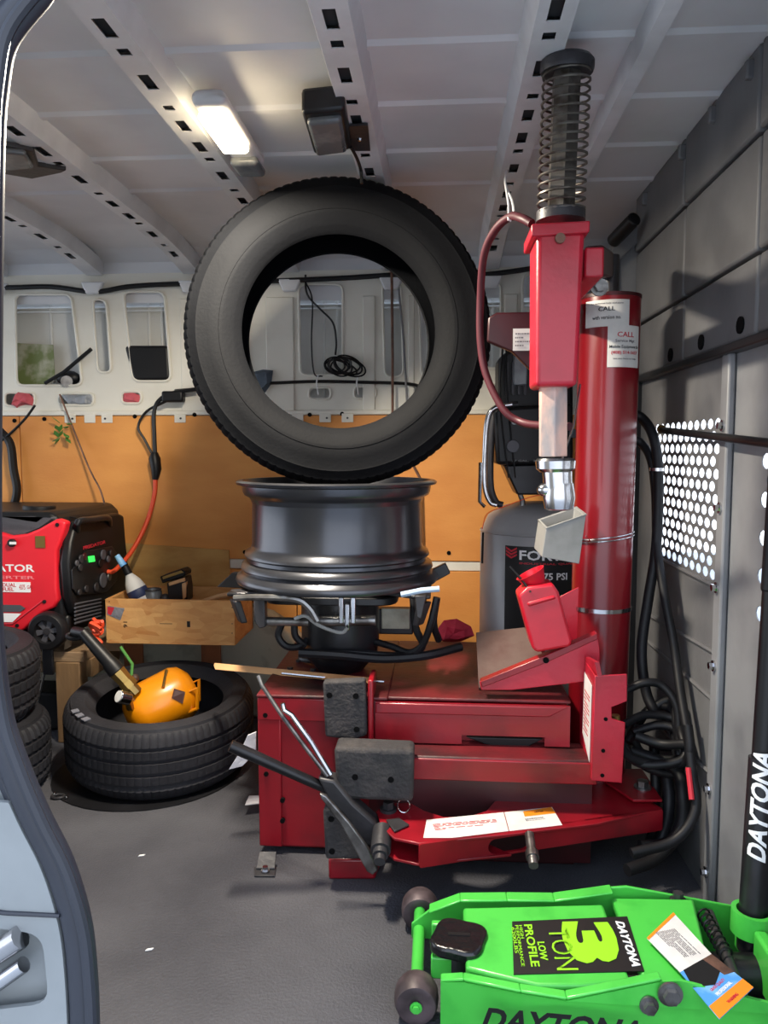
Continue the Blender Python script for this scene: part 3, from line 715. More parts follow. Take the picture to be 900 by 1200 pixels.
# lower long box (top + front + circular recess below)
LY = PY(560, 888, UY-.07).y; lz = PY(560, 888, LY).z
xl0, xl1 = PY(430, 880, LY).x, PY(700, 890, LY).x
ztop2 = lz
obj('beam_box', MB().b2((xl0, LY, ztop2-.052), (xl1, UY+.04, ztop2)), M_redtop, CH, bev=.005)
obj('beam_front', MB().b2((xl0, LY-.004, ztop2-.055), (xl1, LY+.002, ztop2-.004)), M_red, CH, bev=.003)
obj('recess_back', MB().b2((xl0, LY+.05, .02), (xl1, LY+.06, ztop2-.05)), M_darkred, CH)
obj('base_foot', MB().prism([PZ(385, 1031, 0), PZ(440, 1031, 0), PZ(455, 1010, 0)+Vector((0, .1, 0)), PZ(385, 1010, 0)+Vector((0, .1, 0))], (0, 0, .05)), M_red, CH, bev=.006)
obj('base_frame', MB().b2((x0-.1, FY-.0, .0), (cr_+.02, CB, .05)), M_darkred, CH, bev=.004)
# black wear pads
def pad(name, px, Yd, th, m=M_pad, bev=.006, holes=(), lab=None):
    P_ = [PY(a, b, Yd) for a, b in px]; o = obj(name, MB().prism(P_, (0, th, 0)), m, CH, bev=bev, label=lab)
    if holes:
        mb = MB()
        for hx, hy in holes: p = PY(hx, hy, Yd-.002); mb.cyl(p, p+Vector((0, .006, 0)), .007, n=14)
        multi('pad_hole', mb, M_hole, o)
    return o
pad('rubber_pad', [(378, 799), (428, 797), (430, 862), (416, 868), (381, 864)], FY-.035, .03, holes=((386, 815), (417, 816), (418, 855)))
obj('pad_mount', MB().b2(PY(431, 797, FY-.03), PY(441, 869, FY+.06)), M_red, CH, bev=.004)
pad('rubber_block', [(391, 876), (485, 880), (484, 941), (395, 937)], LY-.06, .07, bev=.01, holes=((416, 911), (458, 914)))
pad('rubber_pad', [(378, 948), (395, 944), (418, 965), (436, 1008), (381, 1008)], LY-.075, .05, bev=.008, holes=((388, 960), (389, 998)))
# swing arm
az_ = .165
top = [(441, 950), (452, 942), (480, 940), (497, 950), (520, 957), (548, 957), (570, 950), (583, 935), (589, 917), (592, 905), (640, 908), (700, 915), (735, 921), (776, 947), (700, 965), (600, 977), (491, 988), (462, 982), (447, 968)]
TP = [PZ(a, b, az_) for a, b in top]
obj('swing_arm', MB().prism([p-Vector((0, 0, .006)) for p in TP], (0, 0, .006)), M_red, CH, bev=.0015)
a, b = PZ(491, 989, az_), PZ(776, 948, az_)
ht = .052; ht2 = .050
dirv = (b-a).normalized(); L_ = (b-a).length
s0 = rpoly([(0, -ht), (L_, -ht2), (L_, 0), (0, 0)], .006)
oc = (PZ(612, 990, az_)-a).dot(dirv)
sl = rrect(oc-.052, -.046, oc+.045, -.012, .017)
obj('swing_arm_front', plate([s0, sl], .006, a, dirv, Z), M_red, CH, bev=.001)
obj('swing_arm_inside', MB().prism([a+Vector((.01, .07, -.045)), b+Vector((-.01, .07, -.045)), b+Vector((-.01, .08, -.045)), a+Vector((.01, .08, -.045))], (0, 0, .04)), M_hole, CH)
obj('swing_arm_end', MB().prism([b, PZ(735, 921, az_), PZ(735, 921, az_)-Z*.05, b-Z*ht2], (-.006, .001, 0)), M_red, CH)
low_ = [p-Vector((0, 0, .058)) for p in TP[:4]+TP[-4:]]
obj('swing_arm_lower', MB().prism([p-Vector((0, 0, ht)) for p in (TP[0], TP[1], TP[2], TP[3], PZ(560, 960, az_), PZ(600, 977, az_), TP[-3], TP[-2], TP[-1])], (0, 0, .006)), M_red, CH, bev=.0015)
def stud(px, Yd, L1=.06, r=.011):
    p = PZ(*px) if Yd is None else PY(px[0], px[1], Yd); return p
p = PY(622, 990, a.y+.03); dd = Vector((0, -.8, -.25)).normalized()
obj('stud', MB().tube([p+dd*-.03, p+dd*.02, p+dd*.02, p+dd*.036, p+dd*.036, p+dd*.056], [.010, .010, .014, .014, .011, .010], 16), M_steel, CH)
p = PY(446, 997, a.y+.02)
obj('stud', MB().tube([p-dd*.06, p+dd*.0, p+dd*.0, p+dd*.015, p+dd*.015, p+dd*.03], [.022, .022, .017, .017, .012, .012], 16), M_dsteel, CH)
c = PZ(606, 914, az_); obj('pivot_pin', MB().cyl(c-Z*.01, c+Z*.012, .019, n=28), M_steel, CH, bev=.003)
c = PZ(753, 924, az_+.01); obj('mount_tab', MB().prism([PZ(a, b, az_+.006) for a, b in ((690, 905), (752, 903), (776, 940), (742, 940))], (0, 0, .006)), M_red, CH, bev=.001)
obj('hex_bolt', hexbolt(c, (0, 0, 1), .014, .02), M_steel, CH)
c = PZ(455, 950, az_); obj('hex_bolt', hexbolt(c, (0, 0, 1), .013, .022), M_dsteel, CH)
c = PZ(473, 953, az_); obj('pin_ring', MB().tube([c+Vector((.014*math.cos(2*math.pi*i/16), .003, .016+.016*math.sin(2*math.pi*i/16))) for i in range(16)], .0014, 6, closed=True), M_chrome, CH)
obj('latch_plate', MB().prism([PZ(a, b, az_+.002) for a, b in ((452, 962), (468, 960), (480, 968), (462, 976))], (0, 0, .004)), M_dsteel, CH, bev=.002)
# warning labels on arm
def lab_on_top(px, z, m, name='label', lab=None):
    P_ = [PZ(a, b, z) for a, b in px]; return obj(name, MB().prism(P_, (0, 0, .0006)), m, CH, label=lab), P_
o, P_ = lab_on_top([(496, 982), (500, 961), (590, 952), (596, 974), (530, 982)], az_+.0005, M_white, 'warning_label', 'worn white label')
U_ = (P_[3]-P_[0]).normalized(); V_ = Z.cross(U_); fineprint(CH, (P_[0]+P_[3]+P_[1]+P_[2])/4+Z*.0007, U_, V_, .145, .030, 6, M_redink, 5)
o, P_ = lab_on_top([(597, 974), (591, 952), (647, 946), (659, 967)], az_+.0005, M_white, 'warning_label', 'white label with orange caution band')
o2, Q_ = lab_on_top([(615, 957), (613, 951), (646, 946), (651, 953)], az_+.0012, M_orangel, 'caution_band')
U2 = (P_[3]-P_[0]).normalized(); V2 = Z.cross(U2)
text('caution_text', 'CAUTION', M_ink, CH, sum(Q_, Vector())/4+Z*.0008, U2, V2, .022, .004, bold=.01)
fineprint(CH, (P_[0]+P_[3])/2*.55+(P_[1]+P_[2])/2*.45+Z*.0007+U2*.006, U2, V2, .045, .012, 4, M_print, 8)
# control plate
q = [PY(a, b, FY-.09) for a, b in ((697, 792), (735, 790), (735, 822), (717, 829), (717, 842), (733, 847), (729, 918), (693, 915))]
obj('pedal_plate', MB().prism(q, (0, .005, 0)), M_red2, CH, bev=.002)
q2 = [PY(697, 792, FY-.09), PY(693, 915, FY-.09), PY(679, 880, FY+.04), PY(680, 766, FY+.04)]
obj('pedal_plate_side', MB().prism(q2, (.004, 0, 0)), M_red2, CH, bev=.002)
ce = sum(q2, Vector())/4; e1 = q2[1]-q2[0]; e2 = q2[3]-q2[0]
lq = [q2[0]+e2*.12+e1*.12, q2[0]+e2*.12+e1*.86, q2[0]+e2*.62+e1*.70, q2[0]+e2*.62+e1*.10]
obj('instruction_label', MB().prism([p-Vector((.002, 0, 0)) for p in lq], (.001, 0, 0)), M_white, CH)
cL = sum(lq, Vector())/4; fineprint(CH, cL-Vector((.0025, 0, 0)), -e2, -e1, .045, .10, 12, M_redink, 9)
obj('flange_top', MB().prism([PY(a, b, yy) for a, b, yy in ((680, 766, FY+.04), (697, 776, FY-.09), (700, 792, FY-.09), (682, 783, FY+.04))], (.01, 0, 0)), M_red2, CH)
mb = MB()
for hx, hy in ((710, 843), (707, 880), (706, 909)): p = PY(hx, hy, FY-.092); mb.cyl(p, p+Vector((0, .003, 0)), .0045, n=12)
multi('bolt_hole', mb, M_hole, CH)
obj('brass_fitting', MB().tube([PY(721, 838, FY-.06), PY(723, 862, FY-.06)], [.010, .012], 12), M_brass, CH)
# column
cc_ = Vector((PZ(700, 800, zt_).x, PZ(700, 800, zt_).y, 0)); ctop = PY(716, 350, cc_.y).z
cxt = PY(716, 500, cc_.y).x
cc_.x = (PY(715, 360, cc_.y).x+PY(700, 760, cc_.y).x)/2
cdx = (PY(715, 360, cc_.y).x-PY(700, 760, cc_.y).x)
CR_ = .0345*cc_.y/.97*1.03
CR_ = 33.5/901*cc_.y
obj('column', MB().tube([(cc_.x-cdx*.4, cc_.y, .05), (cc_.x+cdx*.5, cc_.y, ctop)], CR_, 48), M_redcol, CH, ang=50)
obj('column_cap', MB().tube([(cc_.x+cdx*.5, cc_.y, ctop-.004), (cc_.x+cdx*.5, cc_.y, ctop+.004)], CR_*1.02, 48), M_darkred, CH)
def col_label(px, m_rows, words, seed):
    (xa, ya, xb, yb) = px; za = PY(xa, ya, cc_.y-CR_).z; zb_ = PY(xb, yb, cc_.y-CR_).z
    cx = cc_.x+cdx*.4; r = CR_+.001
    a0 = math.asin(max(-1, min(1, (PY(xa, ya, cc_.y-CR_*.8).x-cx)/r))); a1 = math.asin(max(-1, min(1, (PY(xb, yb, cc_.y-CR_*.7).x-cx)/r)))
    v = []; f = []
    n = 10
    for i in range(n+1):
        t = a0+(a1-a0)*i/n
        for rr in (r, r+.0008):
            for z_ in (zb_, za): v.append((cx+math.sin(t)*rr, cc_.y-math.cos(t)*rr, z_))
    for i in range(n):
        k = 4*i; f += [(k, k+4, k+5, k+1), (k+2, k+3, k+7, k+6), (k+1, k+5, k+7, k+3), (k, k+2, k+6, k+4)]
    f += [(0, 1, 3, 2), (4*n, 4*n+2, 4*n+3, 4*n+1)]
    L_ = obj('service_label', MB().add(v, f), M_white, CH, ang=50)
    tm = (a0+a1)/2; arc = r*(a1-a0); H_ = za-zb_
    def wrapt(s, yfrac, wfrac, hfrac, m):
        cu = bpy.data.curves.new('t', 'FONT'); cu.body = s; cu.size = 1; cu.offset = .01; cu.extrude = .01; cu.resolution_u = 2
        vv, ff = dense(*curve_mesh(cu), .12); x0 = min(p.x for p in vv); x1 = max(p.x for p in vv); y0 = min(p.y for p in vv); y1 = max(p.y for p in vv)
        out = []
        for p in vv:
            t = tm+((p.x-(x0+x1)/2)/(x1-x0))*arc*wfrac/r; rr = r+.0012+(p.z*.02)
            out.append((cx+math.sin(t)*rr, cc_.y-math.cos(t)*rr, zb_+H_*yfrac+((p.y-(y0+y1)/2)/(y1-y0))*H_*hfrac))
        obj('lettering', MB().add(out, ff), m, CH)
    for w__ in words: wrapt(*w__)
col_label((689, 351, 735, 382), 4, (('CALL', .66, .35, .16, M_ink), ('with version no.', .34, .62, .14, M_ink), ('for technical help and parts', .86, .7, .07, M_print)), 1)
col_label((711, 381, 748, 430), 6, (('CALL', .78, .5, .12, M_redink), ('Service Mgr.', .62, .6, .09, M_print), ('Mobile Equipment Se', .48, .9, .09, M_ink), ('(408) 514-5657', .34, .8, .10, M_redink), ('we are here to help', .2, .7, .05, M_print)), 2)
# bands round the column
def band(yp, r, h, m, name, lab=None):
    z_ = PY(700, yp, cc_.y-CR_).z; cx = cc_.x+cdx*((z_-.7)*.9); 
    return obj(name, MB().lathe([(CR_+.001, -h/2), (CR_+.001+r, -h/2), (CR_+.001+r, h/2), (CR_+.001, h/2)], (cx, cc_.y, z_), Z, 48), m, CH, label=lab)
band(717, .002, .010, M_chrome, 'hose_clamp', 'steel hose clamp')
zc_ = PY(700, 632, cc_.y-CR_).z
for dz in (.004, -.004):
    pts_ = [(cc_.x+(CR_+.003)*math.cos(a), cc_.y+(CR_+.003)*math.sin(a), zc_+dz+.010*math.cos(a)) for a in [2*math.pi*k/32 for k in range(32)]]
    obj('wire_tie', MB().tube(pts_, .0016, 6, closed=True), M_chrome, CH, label='twisted wire tie')
# conduit to the right of the column
obj('air_pipe', MB().tube([PY(737, 520, cc_.y+.06), PY(733, 690, cc_.y+.06), PY(728, 810, cc_.y+.06)], .013, 12), M_dsteel, CH)
for i in range(16):
    p = PY(740.5-i*.25, 500+i*8.5, cc_.y-.01); 
mbp = MB()
for i in range(14):
    p = PY(741-i*.4, 482+i*10.5, cc_.y-.02); mbp.b2((p.x-.004, p.y-.006, p.z-.008), (p.x+.006, p.y+.01, p.z+.008))
multi('ratchet_tooth', mbp, M_chrome, CH, bev=.002)
# horizontal arm from column top to square tube
TY = 1.44
pa = PY(697, 290, TY+.05); pb = PY(708, 325, cc_.y)
obj('swing_head', MB().b2((PY(684, 300, TY+.04).x, TY+.03, PY(690, 326, TY+.04).z), (PY(707, 300, TY+.04).x, cc_.y+.03, PY(690, 291, TY+.04).z)), M_red2, CH, bev=.004)
h_a = Vector((PY(695, 308, TY+.10).x, TY+.09, PY(695, 308, TY+.10).z)); h_b = Vector((cc_.x+cdx*.5-.012, cc_.y, PY(702, 306, cc_.y).z-.01)); s_ = (h_b-h_a).cross(Z).normalized()*.018
obj('swing_beam', MB().prism([h_a-s_-Z*.03, h_b-s_-Z*.03, h_b-s_+Z*.03, h_a-s_+Z*.03], s_*2), M_darkred, CH, bev=.006)
obj('head_post', MB().tube([(cc_.x+cdx*.5, cc_.y, ctop), (cc_.x+cdx*.5, cc_.y, PY(700, 300, cc_.y).z)], .02, 16), M_dsteel, CH)
c = PY(702, 337, TY+.2); obj('hex_bolt', hexbolt(c, (0, -1, 0), .012, .02), M_steel, CH)
# square tube (slightly tapering in view)
tz0, tz1 = PY(650, 452, TY).z, PY(655, 270, TY).z
fx0, fx1 = PY(624, 360, TY).x, PY(681, 360, TY).x
q = [PY(629, 272, TY), PY(686, 270, TY), PY(677, 452, TY), PY(628, 453, TY)]
obj('square_tube', MB().prism(q, (0, .11, 0)), M_red2, CH, bev=.009, seg=3)
obj('tube_cap', MB().prism([PY(623, 262, TY-.01), PY(692, 258, TY-.01), PY(691, 272, TY-.01), PY(623, 277, TY-.01)], (0, .13, 0)), M_red2, CH, bev=.003)
c = PY(656, 280, TY-.002); obj('cap_bolt', MB().cyl(c, c-Vector((0, .008, 0)), .009, n=16), M_rust, CH)
# hexagonal bar and mount head
by = TY+.05
obj('hex_bar', MB().tube([PY(648, 440, by), PY(648, 535, by)], .0285, 6).xf(Matrix.Identity(4)), M_bar, CH, bev=.002)
hc = PY(655, 545, by); mh = MB()
def lv(yp, xp=651): return PY(xp, yp, by)
mh.tube([lv(537), lv(540), lv(549), lv(553)], [.034, .038, .037, .030], 20)
mh.tube([lv(552, 653), lv(575, 654)], [.028, .027], 20)
mh.tube([lv(566, 655), lv(583, 655), lv(596, 655), lv(598, 655)], [.027, .031, .027, .018], 20)
mh.ball(lv(574, 640), (.018, .018, .014), 12)
obj('mount_head', mh, M_chrome, CH, ang=40)
obj('guide_rod', MB().tube([PY(680, 450, by+.05), PY(672, 500, by+.05), PY(658, 540, by+.03)], .002, 6), M_chrome, CH)
# spring with inner shaft on top
sb, st_ = PY(657, 252, TY+.045), PY(665, 70, TY+.02)
st_.z = min(st_.z, 1.70)
obj('spring_seat', MB().tube([sb-Z*.012, sb+Z*.006], .045, 24), M_dsteel, CH)
obj('inner_shaft', MB().tube([sb, st_], .0265, 6), M_spring, CH)
pts_ = []; turns = 17; u, w_, nn = axes(st_-sb)
for i in range(turns*16+1):
    a = 2*math.pi*i/16; t_ = i/(turns*16); pts_.append(sb+(st_-sb)*t_+(u*math.cos(a)+w_*math.sin(a))*(.043-.001*t_))
obj('coil_spring', MB().tube(pts_, .0024, 6), M_spring, CH)
obj('spring_cap', MB().tube([st_-nn*.022, st_-nn*.016, st_-nn*.004, st_+nn*.003], [.046, .048, .048, .042], 28), M_dsteel, CH)
# dark red bracket with label behind the tube
q = [PY(a, b, TY+.30) for a, b in ((572, 372), (582, 366), (640, 365), (640, 452), (600, 412), (571, 400))]
obj('rear_bracket', MB().prism(q, (0, .02, 0)), M_darkred, CH, bev=.004)
quadlabel('bracket_label', CH, PY(614, 398, TY+.298), X, Z, .048, .048, M_white)
fineprint(CH, PY(614, 398, TY+.296), X, Z, .038, .034, 4, M_print, 12)
# tray with sloping plate and triangular side
q = [PZ(561, 808, zt_+.006), PY(558, 740, 2.02), PY(617, 733, 2.02), PZ(640, 803, zt_+.01)]
zt2 = zt_+.006
A_ = PY(561, 806, 1.86); B_ = PY(558, 741, 2.02); C_ = PY(615, 735, 2.02); D_ = PY(642, 775, 1.84)
obj('tray_plate', MB().add([A_, B_, C_, D_]+[p+Vector((0, .002, -.006)) for p in (A_, B_, C_, D_)], [(0, 1, 2, 3), (7, 6, 5, 4), (0, 4, 5, 1), (1, 5, 6, 2), (2, 6, 7, 3), (3, 7, 4, 0)]), M_grime, CH, bev=.001)
q = [PY(a, b, 1.80) for a, b in ((562, 799), (640, 768), (700, 742), (703, 760), (703, 797), (600, 809), (564, 809))]
obj('tray_side', MB().prism(q, (0, .006, 0)), M_red2, CH, bev=.002)
q = [PY(a, b, 1.797) for a, b in ((563, 799), (640, 768), (700, 742), (701, 749), (640, 777), (565, 806))]
obj('tray_flange', MB().prism(q, (0, .03, 0)), M_red, CH, bev=.002)
c = PY(640, 774, 1.793); obj('bolt_hole', MB().cyl(c, c+Vector((0, .004, 0)), .007, n=12), M_hole, CH)
q = [PY(a, b, cc_.y-CR_*.5) for a, b in ((655, 700), (682, 686), (684, 745), (660, 758))]
obj('gusset', MB().prism(q, (0, .006, 0)), M_red2, CH, bev=.001)
# turntable: hub, four clamp arms, jaws
hubt = rimbot-.03
obj('turntable_hub', MB().lathe([(0.002, zt_+.004), (.062, zt_+.004), (.075, zt_+.02), (.098, zt_+.045), (.105, zt_+.09), (.105, hubt-.03), (.10, hubt-.005), (.002, hubt)], (rimx+.01, RIMY-.02, 0), Z, 48, closed=False), M_black2, CH, ang=50)
sq = [Vector((rimx-.17, RIMY-.17, 0)), Vector((rimx+.17, RIMY-.17, 0)), Vector((rimx+.17, RIMY+.12, 0)), Vector((rimx-.17, RIMY+.12, 0))]
obj('turntable', MB().prism([Vector((p[0], p[1], hubt-.010)) for p in rpoly([(q.x, q.y) for q in sq], .06)], (0, 0, .02)), M_black2, CH, bev=.003)
for sx, sy in ((-1, -1), (1, -1), (-1, 1), (1, 1)):
    d = Vector((sx, sy*.62, 0)).normalized(); s_ = Z.cross(d); c = Vector((rimx, RIMY-.02, hubt+.012))
    obj('clamp_arm', MB().prism([c+d*.06-s_*.032, c+d*.285-s_*.026, c+d*.285+s_*.026, c+d*.06+s_*.032], (0, 0, .012)), M_dsteel, CH, bev=.003)
    jc = c+d*.27
    jw = obj('jaw', MB().prism([jc-s_*.022-Z*.01+d*.02, jc+s_*.022-Z*.01+d*.02, jc+s_*.016-Z*.07-d*.0, jc-s_*.016-Z*.07-d*.0], -d*.018), M_dsteel, CH, bev=.004)
    obj('clamp_block', MB().box(jc+Z*.006, (.05, .05, .010)), M_black2, CH, bev=.004)
# flat ear plates at both sides
for px, nm in ((((254, 688), (272, 671), (290, 671), (296, 690)), 'ear'), (((505, 668), (522, 660), (528, 672), (510, 682)), 'ear')):
    Ye = RIMY-.02; p0 = [PY(a, b, Ye) for a, b in px]; zc = sum(p.z for p in p0)/4
    obj('clamp_ear', MB().prism([PY(a, b, Ye+.05) for a, b in px], (0, .02, 0)), M_black2, CH, bev=.002)
# polished edge strips of the clamps
obj('clamp_edge', MB().tube([PY(a, b, RIMY-.24) for a, b in ((274, 701), (300, 700), (345, 702), (362, 712), (372, 728))], .008, 8, sm=4), M_steel, CH)
obj('clamp_edge', MB().tube([PY(a, b, RIMY-.24) for a, b in ((470, 697), (494, 692), (515, 690))], .007, 8), mat('pale_blue_strip', '#9fb4cc', .5), CH)
obj('cylinder_tube', MB().tube([PY(310, 728, RIMY-.17), PY(362, 729, RIMY-.17)], .011, 14), M_steel, CH)
obj('cylinder_tube', MB().tube([PY(372, 728, RIMY-.18), PY(440, 727, RIMY-.18)], .013, 14), M_steel, CH)
multi('clevis_plate', MB().b2(PY(397, 700, RIMY-.2), PY(403, 730, RIMY-.19)).b2(PY(411, 700, RIMY-.2), PY(417, 730, RIMY-.19)).b2(PY(404, 708, RIMY-.195), PY(410, 738, RIMY-.185)), M_chrome, CH, bev=.002)
obj('jaw', MB().prism([PY(a, b, RIMY-.2) for a, b in ((297, 702), (310, 702), (311, 735), (304, 737), (298, 728))], (0, .03, 0)), M_dsteel, CH, bev=.003)
obj('jaw', MB().prism([PY(a, b, RIMY-.2) for a, b in ((486, 698), (500, 698), (494, 726), (488, 724))], (0, .03, 0)), M_dsteel, CH, bev=.003)
obj('air_line', MB().tube([PY(a, b, RIMY-.21) for a, b in ((345, 725), (358, 722), (372, 732), (392, 740), (402, 741), (407, 736))], .0045, 8, sm=4), M_cup, CH)
obj('filter_box', MB().b2(PY(441, 710, RIMY+.1), PY(484, 744, RIMY+.06)), M_dsteel, CH, bev=.004)
obj('filter_window', MB().b2(PY(447, 713, RIMY+.05), PY(480, 737, RIMY+.055)), M_arch, CH, bev=.004)
for k, pts_ in enumerate((((330, 731, .1), (326, 745, .1), (335, 757, .1), (350, 758, .1), (360, 750, .08)), ((345, 728, .1), (346, 745, .1), (358, 757, .09)), ((440, 752, .06), (460, 758, .08), (480, 765, .1), (495, 756, .12), (505, 730, .14), (512, 700, .14)), ((484, 700, .08), (487, 735, .1), (495, 758, .1), (470, 768, .1), (400, 764, .12), (350, 766, .14)), ((350, 765, .15), (400, 768, .14), (450, 772, .12), (500, 768, .1), (540, 758, .05)), ((512, 700, .1), (508, 730, .1), (514, 750, .06)))):
    obj('air_hose', MB().tube([PY(a, b, RIMY-c) for a, b, c in pts_], .0095 if k != 4 else .012, 8, sm=5), M_rubber, CH)
obj('hose_ring', MB().tube([Vector((PZ(372, 770, zt_+.02).x+.05*math.cos(a), PZ(372, 768, zt_+.02).y-.01+.03*math.sin(a), zt_+.015)) for a in [2*math.pi*k/20 for k in range(20)]], .007, 8, closed=True), M_dsteel, CH)
mb = MB()
for xp, yp in ((340, 784), (367, 786), (350, 775), (422, 782)): c = PZ(xp, yp, zt_+.004); mb.cyl(c, c+Z*.006, .008, n=10)
multi('bolt', mb, M_dsteel, CH)
# maroon looped air line up to the roof
obj('maroon_hose', MB().tube([PY(623, 262, TY+.08), PY(612, 256, TY+.10), PY(598, 254, TY+.15), PY(580, 270, TY+.2), PY(567, 300, TY+.25), PY(563, 350, TY+.3), PY(563, 400, TY+.32), PY(570, 440, TY+.32), PY(590, 480, TY+.3), PY(612, 495, TY+.28), PY(640, 499, TY+.2), PY(668, 500, TY+.12)], .0085, 10, sm=6), M_hose, CH)
obj('hanger_wire', MB().tube([PZ(594, 200, 1.68), PY(592, 215, 1.75), PY(600, 235, 1.68), PY(602, 252, 1.60), PY(596, 258, 1.58), PY(596, 240, 1.62), PY(592, 215, 1.75)], .0025, 6, sm=3), M_whitep, CH)
# foot bracket bottom-left
multi('floor_bracket', MB().prism([PZ(304, 1000, .03), PZ(324, 1000, .03), PZ(322, 1020, .004), PZ(300, 1020, .004)], (0, 0, .005)).prism([PZ(298, 1018, .001), PZ(324, 1018, .001), PZ(322, 1028, .001), PZ(298, 1028, .001)], (0, 0, .004)), M_dsteel, CH, bev=.001)
obj('bolt', hexbolt(PZ(311, 1021, .006), (0, 0, 1), .007, .012), M_chrome, CH)
# bead breaker lever with blade, levers
lv1 = MB().tube([PY(270, 874, FY-.16), PY(300, 887, FY-.15), PY(340, 905, FY-.14), PY(385, 925, FY-.12), PY(412, 945, FY-.1)], [.0135, .0135, .012, .012, .014], 12)
obj('lever_handle', lv1, M_black2, CH)
obj('lever_knuckle', MB().prism([PY(a, b, FY-.15) for a, b in ((372, 912), (392, 915), (414, 942), (440, 965), (448, 990), (430, 992), (402, 955), (385, 938))], (0, .05, 0)), M_dsteel, CH, bev=.006)
obj('breaker_blade', MB().prism([PY(a, b, FY-.20) for a, b in ((374, 930), (382, 933), (410, 965), (432, 995), (443, 1020), (437, 1026), (430, 1022), (400, 968), (376, 936))], (0, .012, 0)), M_steel, CH, bev=.003)
obj('pry_lever', MB().tube([PY(303, 792, FY-.05), PY(307, 803, FY-.06), PY(330, 838, FY-.09), (PY(358, 876, FY-.12)), PY(384, 910, FY-.14)], .005, 8), M_steel, CH)
obj('pry_lever', MB().tube([PY(331, 824, FY-.10), PY(333, 832, FY-.10), PY(342, 838, FY-.10), PY(365, 870, FY-.12), PY(388, 908, FY-.14)], .006, 8), M_chrome, CH)
# lath lying on the cabinet top
obj('wooden_lath', MB().prism([PY(250, 780, FY+.28), PY(252, 785, FY+.26), PY(437, 802, FY+.02), PY(437, 798, FY+.04)], (0, .01, .006)), M_stick, label='thin pale wooden lath lying over the changer cabinet towards the lying tyre', cat='stick', bev=.002)
obj('steel_rule', MB().tube([PZ(330, 789, zt_+.03), PZ(400, 796, zt_+.014), PZ(450, 799, zt_+.01)], .003, 6), M_chrome, label='thin shiny rod lying on the front edge of the changer cabinet', cat='rod')

# =====================================================================
# funnel bottle, plastic cup
# =====================================================================
by_ = 1.775
t = thing('red_jug', 'bright red plastic jug with a flared funnel neck leaning in the changer tray', 'jug', PY(648, 763, by_))
q = [PY(a, b, by_) for a, b in ((607, 698), (618, 688), (648, 684), (655, 694), (671, 752), (668, 758), (630, 765), (624, 761))]
obj('body', MB().prism(q, (0, .075, 0)), M_bottle, t, bev=.014, seg=4)
q = [PY(a, b, by_-.003) for a, b in ((617, 706), (650, 697), (653, 702), (619, 712))]
obj('shoulder_ridge', MB().prism(q, (0, .03, 0)), M_bottle, t, bev=.006, seg=3)
obj('neck', MB().tube([PY(632, 694, by_+.04), PY(629, 684, by_+.04)], .022, 20), M_bottle, t)
n0, n1 = PY(629, 686, by_+.04), PY(621, 671, by_+.04); nd = (n1-n0).normalized()
obj('funnel', MB().lathe([(.022, 0), (.034, (n1-n0).length*.9), (.036, (n1-n0).length), (.033, (n1-n0).length), (.020, .004)], n0, nd, 28), M_bottle, t, ang=50)
obj('wire_handle', MB().tube([PY(597, 664, by_+.03), PY(612, 680, by_+.02), PY(622, 694, by_)], .003, 6), M_black, t)
cy_ = 1.80
t = thing('plastic_cup', 'grey translucent square plastic cup tied to the red column', 'cup', PY(660, 660, cy_))
fr = [PY(a, b, cy_) for a, b in ((640, 619), (687, 603), (679, 661), (635, 653))]; bk = [p+Vector((-.01, .07, .012)) for p in fr]
ce = (sum(fr, Vector())/4+sum(bk, Vector())/4)/2
v = fr+bk; inn = [ce+(p-ce)*.9+Vector((0, 0, .006)) for p in v]
ff = [(0, 1, 2, 3)[::-1], (4, 5, 6, 7), (1, 5, 6, 2)[::-1], (0, 3, 7, 4)[::-1], (3, 2, 6, 7)[::-1]]
mb = MB().add(v, ff).add([Vector(p)+Vector((0, 0, 0)) for p in inn], [q_[::-1] for q_ in ff])
mb.f += [(0, 1, 9, 8), (1, 5, 13, 9), (5, 4, 12, 13), (4, 0, 8, 12)]
obj('body', mb, M_cup, t, bev=.006, seg=3)
obj('rim_lip', MB().tube([fr[0], fr[1], bk[1], bk[0]], .0022, 6, closed=True), M_cup, t)
obj('tie_wire', MB().tube([fr[1]+Vector((0, .0, -.05)), PY(692, 634, 1.84), PY(715, 634, 1.85)], .0012, 6), M_chrome, t)

# =====================================================================
# AIR COMPRESSOR
# =====================================================================
TYc = 2.53; tr = .185; tcx = PY(563, 680, TYc-.03).x+tr
ztk = PY(600, 626, TYc-.12).z; ztd = PY(620, 594, TYc).z
AC = thing('air_compressor', 'upright silver air compressor tank with a black top unit behind the changer', 'compressor', (tcx, TYc, 0))
obj('tank', MB().lathe([(.002, .06), (.08, .062), (.15, .08), (.178, .10), (tr, .13), (tr, ztk), (tr-.004, ztk+.004), (tr-.008, ztk+.012), (.16, ztk+.05), (.12, ztk+.078), (.06, ztk+.093), (.002, ztk+.096)], (tcx, TYc, 0), Z, 64, closed=False), M_tank, AC, ang=60)
obj('weld_seam', MB().lathe([(tr-.001, ztk-.004), (tr+.0025, ztk), (tr-.001, ztk+.004)], (tcx, TYc, 0), Z, 64), M_tank, AC)
for a in (45, 165, 285): obj('foot', MB().cyl((tcx+.13*math.cos(R(a)), TYc+.13*math.sin(R(a)), 0), (tcx+.13*math.cos(R(a)), TYc+.13*math.sin(R(a)), .09), .018, n=12), M_black, AC)
